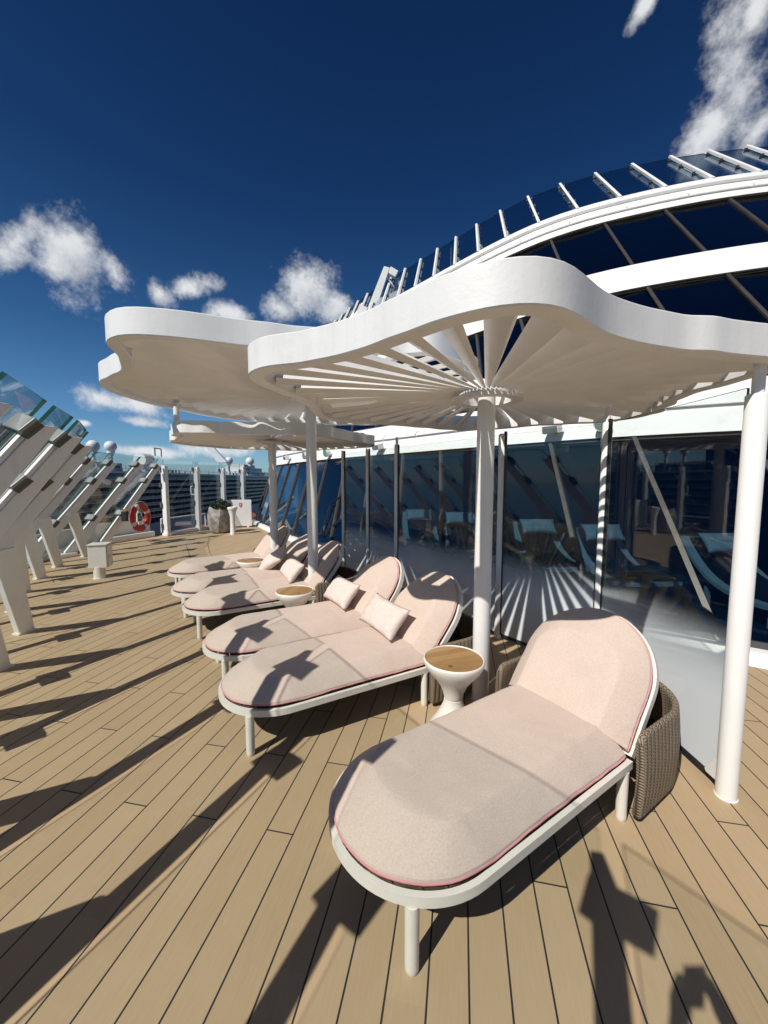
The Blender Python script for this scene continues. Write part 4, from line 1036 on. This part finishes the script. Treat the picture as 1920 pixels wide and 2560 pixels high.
# ---------------------------------------------------------------- the other ship and the quay
def far_ship():
    root = thing('cruise_ship', 'long white cruise ship with rows of dark balconies moored beyond the deck', 'ship', (0, 0, 0))
    X = -100.0; Y0, Y1 = 70.0, 440.0
    flare = lambda y, z: X + (0 if y < 330 else -((y - 330) / 110) ** 2 * 14)
    ys = [Y0 + (Y1 - Y0) * k / 60 for k in range(61)]
    m = MB(); m.loft([[(flare(y, 0) - 3.2, y, -28), (flare(y, 0) - 3.2, y, 5.0), (flare(y, 0) - 32, y, 5.0), (flare(y, 0) - 32, y, -28)] for y in ys], True); m.build('hull', 'ship_dark', root)
    z = 1.6; rows = 0
    while z > -17:
        m = MB(); m.loft([[(flare(y, 0), y, z), (flare(y, 0), y, z + .27), (flare(y, 0) - 3.4, y, z + .27), (flare(y, 0) - 3.4, y, z)] for y in ys], True); m.build('balcony_slab', 'ship_slab', root)
        m = MB(); m.loft([[(flare(y, 0) + .02, y, z + .27), (flare(y, 0) + .02, y, z + 1.35), (flare(y, 0) - .06, y, z + 1.35), (flare(y, 0) - .06, y, z + .27)] for y in ys], True); m.build('balcony_rail', 'ship_rail', root)
        m = MB(); y = Y0 + 1
        while y < Y1 - 2:
            m.box((flare(y, 0) - 1.5, y, z - 1.16), (2.9, .16, 2.3))
            m.box((flare(y, 0) - 3.15, y + 1.3 + .3 * ((int(y * 7 + rows)) % 3), z - 1.3), (.12, 1.1, 1.9), mi=1 if (int(y * 3.7) + rows) % 4 else 2)
            y += 2.9
        m.build('balcony_partition', ['ship_rail', 'ship_navy', 'ship_grey'], root)
        z -= 2.72; rows += 1
    m = MB(); m.loft([[(flare(y, 0) + .3, y, -28), (flare(y, 0) + .3, y, -17), (flare(y, 0) - 3.3, y, -17), (flare(y, 0) - 3.3, y, -28)] for y in ys], True); m.build('lower_hull', 'ship_grey', root)
    m = MB(); m.loft([[(flare(y, 0) - .3, y, 2.1), (flare(y, 0) - .3, y, 4.2), (flare(y, 0) - 3.3, y, 4.2), (flare(y, 0) - 3.3, y, 2.1)] for y in ys], True); m.build('pool_deck_windows', 'ship_navy', root)
    m = MB(); m.loft([[(flare(y, 0) + .2, y, 4.2), (flare(y, 0) + .2, y, 4.9), (flare(y, 0) - 10, y, 4.9), (flare(y, 0) - 10, y, 4.2)] for y in ys], True); m.build('top_deck_edge', 'hullwhite', root)
    m = MB(); y = Y0 + 2
    while y < Y1 - 4:
        m.box((flare(y, 0) - .2, y, 5.5), (.10, .10, 1.3))
        if int(y) % 3 == 0: m.box((flare(y, 0) - 3, y, 5.9), (.5, .25, 2.2 + (int(y) % 4) * .5))
        if int(y * 1.7) % 5 == 0: m.box((flare(y, 0) - 2.2, y, 5.6), (.8, .9, 1.4))
        y += 1.9
    m.tube([(flare(y_, 0) - .2, y_, 6.1) for y_ in ys], .06, 4); m.build('deck_fittings', 'ship_grey', root)
    # open top-deck structures
    for (y, l, z0, z1, mt) in [(96, 30, 4.9, 9.0, 'ship_grey'), (96, 22, 9.0, 11.0, 'ship_navy'), (142, 26, 4.9, 8.2, 'ship_grey'), (180, 40, 4.9, 6.6, 'ship_slab'), (320, 70, 4.9, 8.2, 'hullwhite'), (310, 44, 8.2, 11.2, 'hullwhite'), (302, 24, 11.2, 13.2, 'ship_slab')]:
        m = MB(); m.box((-112, y, (z0 + z1) / 2), (14, l, z1 - z0)); m.build('deckhouse', mt, root)
        m = MB(); m.box((-104.97, y, z0 + (z1 - z0) * .55), (.1, l * .9, (z1 - z0) * .3)); m.build('deckhouse_windows', 'ship_navy', root)
    for (y, zc, r, x) in [(140, 13.8, 2.1, -105), (149, 14.4, 2.1, -105), (262, 14.6, 2.5, -105), (300, 16.0, 3.1, -104)]:
        m = MB(); m.lathe([(r * .62, -1.25 * r), (r * .62, -.8 * r)] + [(r * cos(a), r * sin(a)) for a in [-.9 + 2.45 * k / 14 for k in range(15)]], 28, (x, y, zc)); rd = m.build('radome', 'hullwhite', root, smooth=50)
        m = MB(); m.lathe([(.7, -9.5), (.55, -1.2 * r)], 12, (x, y, zc)); m.build('mast', 'hullwhite', rd)
    m = MB()                                             # drum-shaped open lattice
    c0 = Vector((-104, 168, 10.3))
    m.lathe([(2.7, -3.4), (2.7, 2.4), (2.4, 3.3)], 20); m.v = [(v[0], v[2], v[1]) for v in m.v]; m.v = [tuple(Vector(v) + c0) for v in m.v]; dr = m.build('water_slide_drum', 'hullwhite', root, smooth=40)
    m = MB()
    for k in range(6):
        yy = c0.y - 3.0 + k * 1.15; m.tube([(c0.x + 2.8 * cos(a), yy, c0.z + 2.8 * sin(a)) for a in [2 * pi * j / 18 for j in range(18)]], .14, 5, closed=True)
    m.build('hoop', 'ship_slab', dr)
    m = MB(); m.box((c0.x, c0.y, 6.5), (2.5, 3.5, 3.5)); m.build('drum_base', 'hullwhite', dr)
    m = MB(); m.tube([(-104, 176, 12.5), (-104, 176, 16), (-104, 181, 16), (-104, 181, 12.5)], .28, 4); m.build('gantry', 'ship_navy', root)
    m = MB(); m.hexa([(-108, 250, 13), (-101.5, 250, 13), (-101.5, 253, 13), (-108, 253, 13)], [(-116, 250, 25), (-112.5, 250, 25.5), (-112.5, 252, 25.5), (-116, 252, 25)]); m.build('raked_mast', 'hullwhite', root)
    # navy funnel with a white swirl
    m = MB(); m.hexa([(-118, 98, 5), (-103, 98, 5), (-103, 128, 5), (-118, 128, 5)], [(-116, 106, 17), (-104, 106, 17), (-104, 130, 16), (-116, 130, 16)]); fn = m.build('funnel', 'navy_paint', root)
    m = MB()
    sw = [Vector((-102.9, 112 + 5 * cos(a) * (1 - a * .06), 11.2 + 3.2 * sin(a) * (1 - a * .06))) for a in [k * .3 for k in range(16)]]
    m.tube(sw, [.2 + 1.0 * sin(pi * k / 15) for k in range(16)], 6); m.tube([(-102.9, 117, 9.5), (-102.9, 121, 12.5), (-103, 126, 12)], [.3, 1.0, .2], 6); m.build('swirl_emblem', 'hullwhite', fn)
far_ship()
for i, (x, y, w, l, h, lab) in enumerate([(-72, 150, 12, 34, 6, 'red roofed quay shed beside the far ship, nearest one'), (-74, 196, 10, 26, 7, 'red roofed quay shed beside the far ship, middle one'), (-70, 112, 14, 22, 5, 'low red roofed quay shed at the left behind the beams')]):
    root = thing('quay_shed', lab, 'shed', (x, y, -25), 0, 'red roofed sheds on the quay')
    m = MB(); m.box((0, 0, h / 2), (w, l, h)); m.build('wall', 'shed_wall', root)
    m = MB(); m.hexa([(-w / 2 - .5, -l / 2 - .5, h), (w / 2 + .5, -l / 2 - .5, h), (0, -l / 2 - .5, h + 3)], [(-w / 2 - .5, l / 2 + .5, h), (w / 2 + .5, l / 2 + .5, h), (0, l / 2 + .5, h + 3)]); m.build('roof', 'roof_red', root)

# ---------------------------------------------------------------- the photographer (casts the shadow at the lower right)
def person():
    root = thing('person', 'person in dark shirt holding up a phone, seen by the shadow at lower right', 'person', (0, 0, 0))
    V = {}; me = bpy.data.meshes.new('body'); vs = []; es = []; rad = []
    def j(name, p, r, parent=None):
        V[name] = len(vs); vs.append(p); rad.append(r)
        if parent: es.append((V[parent], V[name]))
    y = -.42
    j('pelvis', (0, y, .95), .135); j('waist', (0, y - .01, 1.10), .118, 'pelvis'); j('chest', (0, y, 1.30), .135, 'waist'); j('neck0', (0, y, 1.45), .07, 'chest'); j('neck', (0, y + .02, 1.53), .052, 'neck0')
    j('jaw', (0, y + .045, 1.585), .068, 'neck'); j('head', (0, y + .04, 1.66), .085, 'jaw'); j('crown', (0, y + .02, 1.73), .062, 'head'); j('nose', (0, y + .135, 1.64), .016, 'head')
    for s, n in ((-1, 'l'), (1, 'r')):
        j('sh' + n, (s * .17, y, 1.42), .062, 'neck0'); j('el' + n, (s * .25, y + .10, 1.20), .042, 'sh' + n); j('fo' + n, (s * .15, y + .27, 1.42), .034, 'el' + n); j('wr' + n, (s * .075, y + .365, 1.555), .026, 'fo' + n); j('pa' + n, (s * .056, y + .385, 1.60), .026, 'wr' + n)
        for k in range(4):
            zf = 1.585 + .017 * k; j('f%d%s' % (k, n), (s * .058, y + .408, zf), .0095, 'pa' + n); j('g%d%s' % (k, n), (s * .046, y + .428 - .004 * k, zf + .004), .0085, 'f%d%s' % (k, n)); j('h%d%s' % (k, n), (s * .030, y + .420, zf + .006), .0075, 'g%d%s' % (k, n))
        j('t0' + n, (s * .046, y + .372, 1.612), .010, 'pa' + n); j('t1' + n, (s * .030, y + .374, 1.64), .009, 't0' + n)
        j('hip' + n, (s * .10, y, .90), .098, 'pelvis'); j('kn' + n, (s * .12, y + .02, .50), .06, 'hip' + n); j('an' + n, (s * .13, y - .02, .10), .042, 'kn' + n); j('to' + n, (s * .15, y + .14, .05), .036, 'an' + n)
    me.from_pydata(vs, es, [])
    o = bpy.data.objects.new('body', me); COL.objects.link(o); o.parent = root
    sk = o.modifiers.new('skin', 'SKIN'); sk.use_smooth_shade = True
    bm = bmesh.new(); bm.from_mesh(me); ly = bm.verts.layers.skin.verify(); bm.verts.ensure_lookup_table()
    for i, r in enumerate(rad): bm.verts[i][ly].radius = (r, r); bm.verts[i][ly].use_root = (i == 0)
    bm.to_mesh(me); bm.free()
    sb = o.modifiers.new('sub', 'SUBSURF'); sb.levels = sb.render_levels = 2
    b = new_mat('person_skin_and_clothes'); z = b.sep(b.n('ShaderNodeNewGeometry').outputs['Position'])[2]; yy = b.sep(b.n('ShaderNodeNewGeometry').outputs['Position'])[1]
    skin = b.m('MAXIMUM', b.m('GREATER_THAN', z, 1.475), b.m('GREATER_THAN', yy, y + .16))
    shirt = b.m('GREATER_THAN', z, .93); shoe = b.m('LESS_THAN', z, .09)
    c = b.mix(shirt, (.06, .06, .07), (.03, .045, .08)); c = b.mix(b.m('MULTIPLY', skin, b.m('GREATER_THAN', z, 1.2)), c, (.5, .32, .24)); c = b.mix(shoe, c, (.5, .5, .5))
    principled(b, c, .7); me.materials.append(b.mat)
    m = MB(); m.lathe([(.088, -.02), (.098, .04), (.09, .10), (.06, .145), (.02, .16)], 20, (0, y + .015, 1.645)); m.v = [v for v in m.v]; m.build('hair', 'hair', root, smooth=60)
    for s in (-1, 1):
        m = MB(); m.lathe([(.006, -.008), (.011, 0), (.006, .008)], 10); m.v = [(v[0] + s * .033, v[2] + y + .118, v[1] + 1.665) for v in m.v]; m.build('eye', 'rope', root)
    m = MB(); m.box((0, y + .118, 1.60), (.045, .012, .008)); m.build('mouth', plain('lips', (.4, .16, .13), .5), root)
    ph = thing('phone', 'black phone held up in front of the photographer, seen by its shadow', 'phone', (0, -.012, 1.618))
    m = MB(); m.box((0, 0, 0), (.074, .008, .148)); m.build('case', 'phone', ph, bevel=.003)
    m = MB(); m.box((.012, .0055, .045), (.03, .003, .03)); m.build('camera_bump', 'phone', ph)
person()
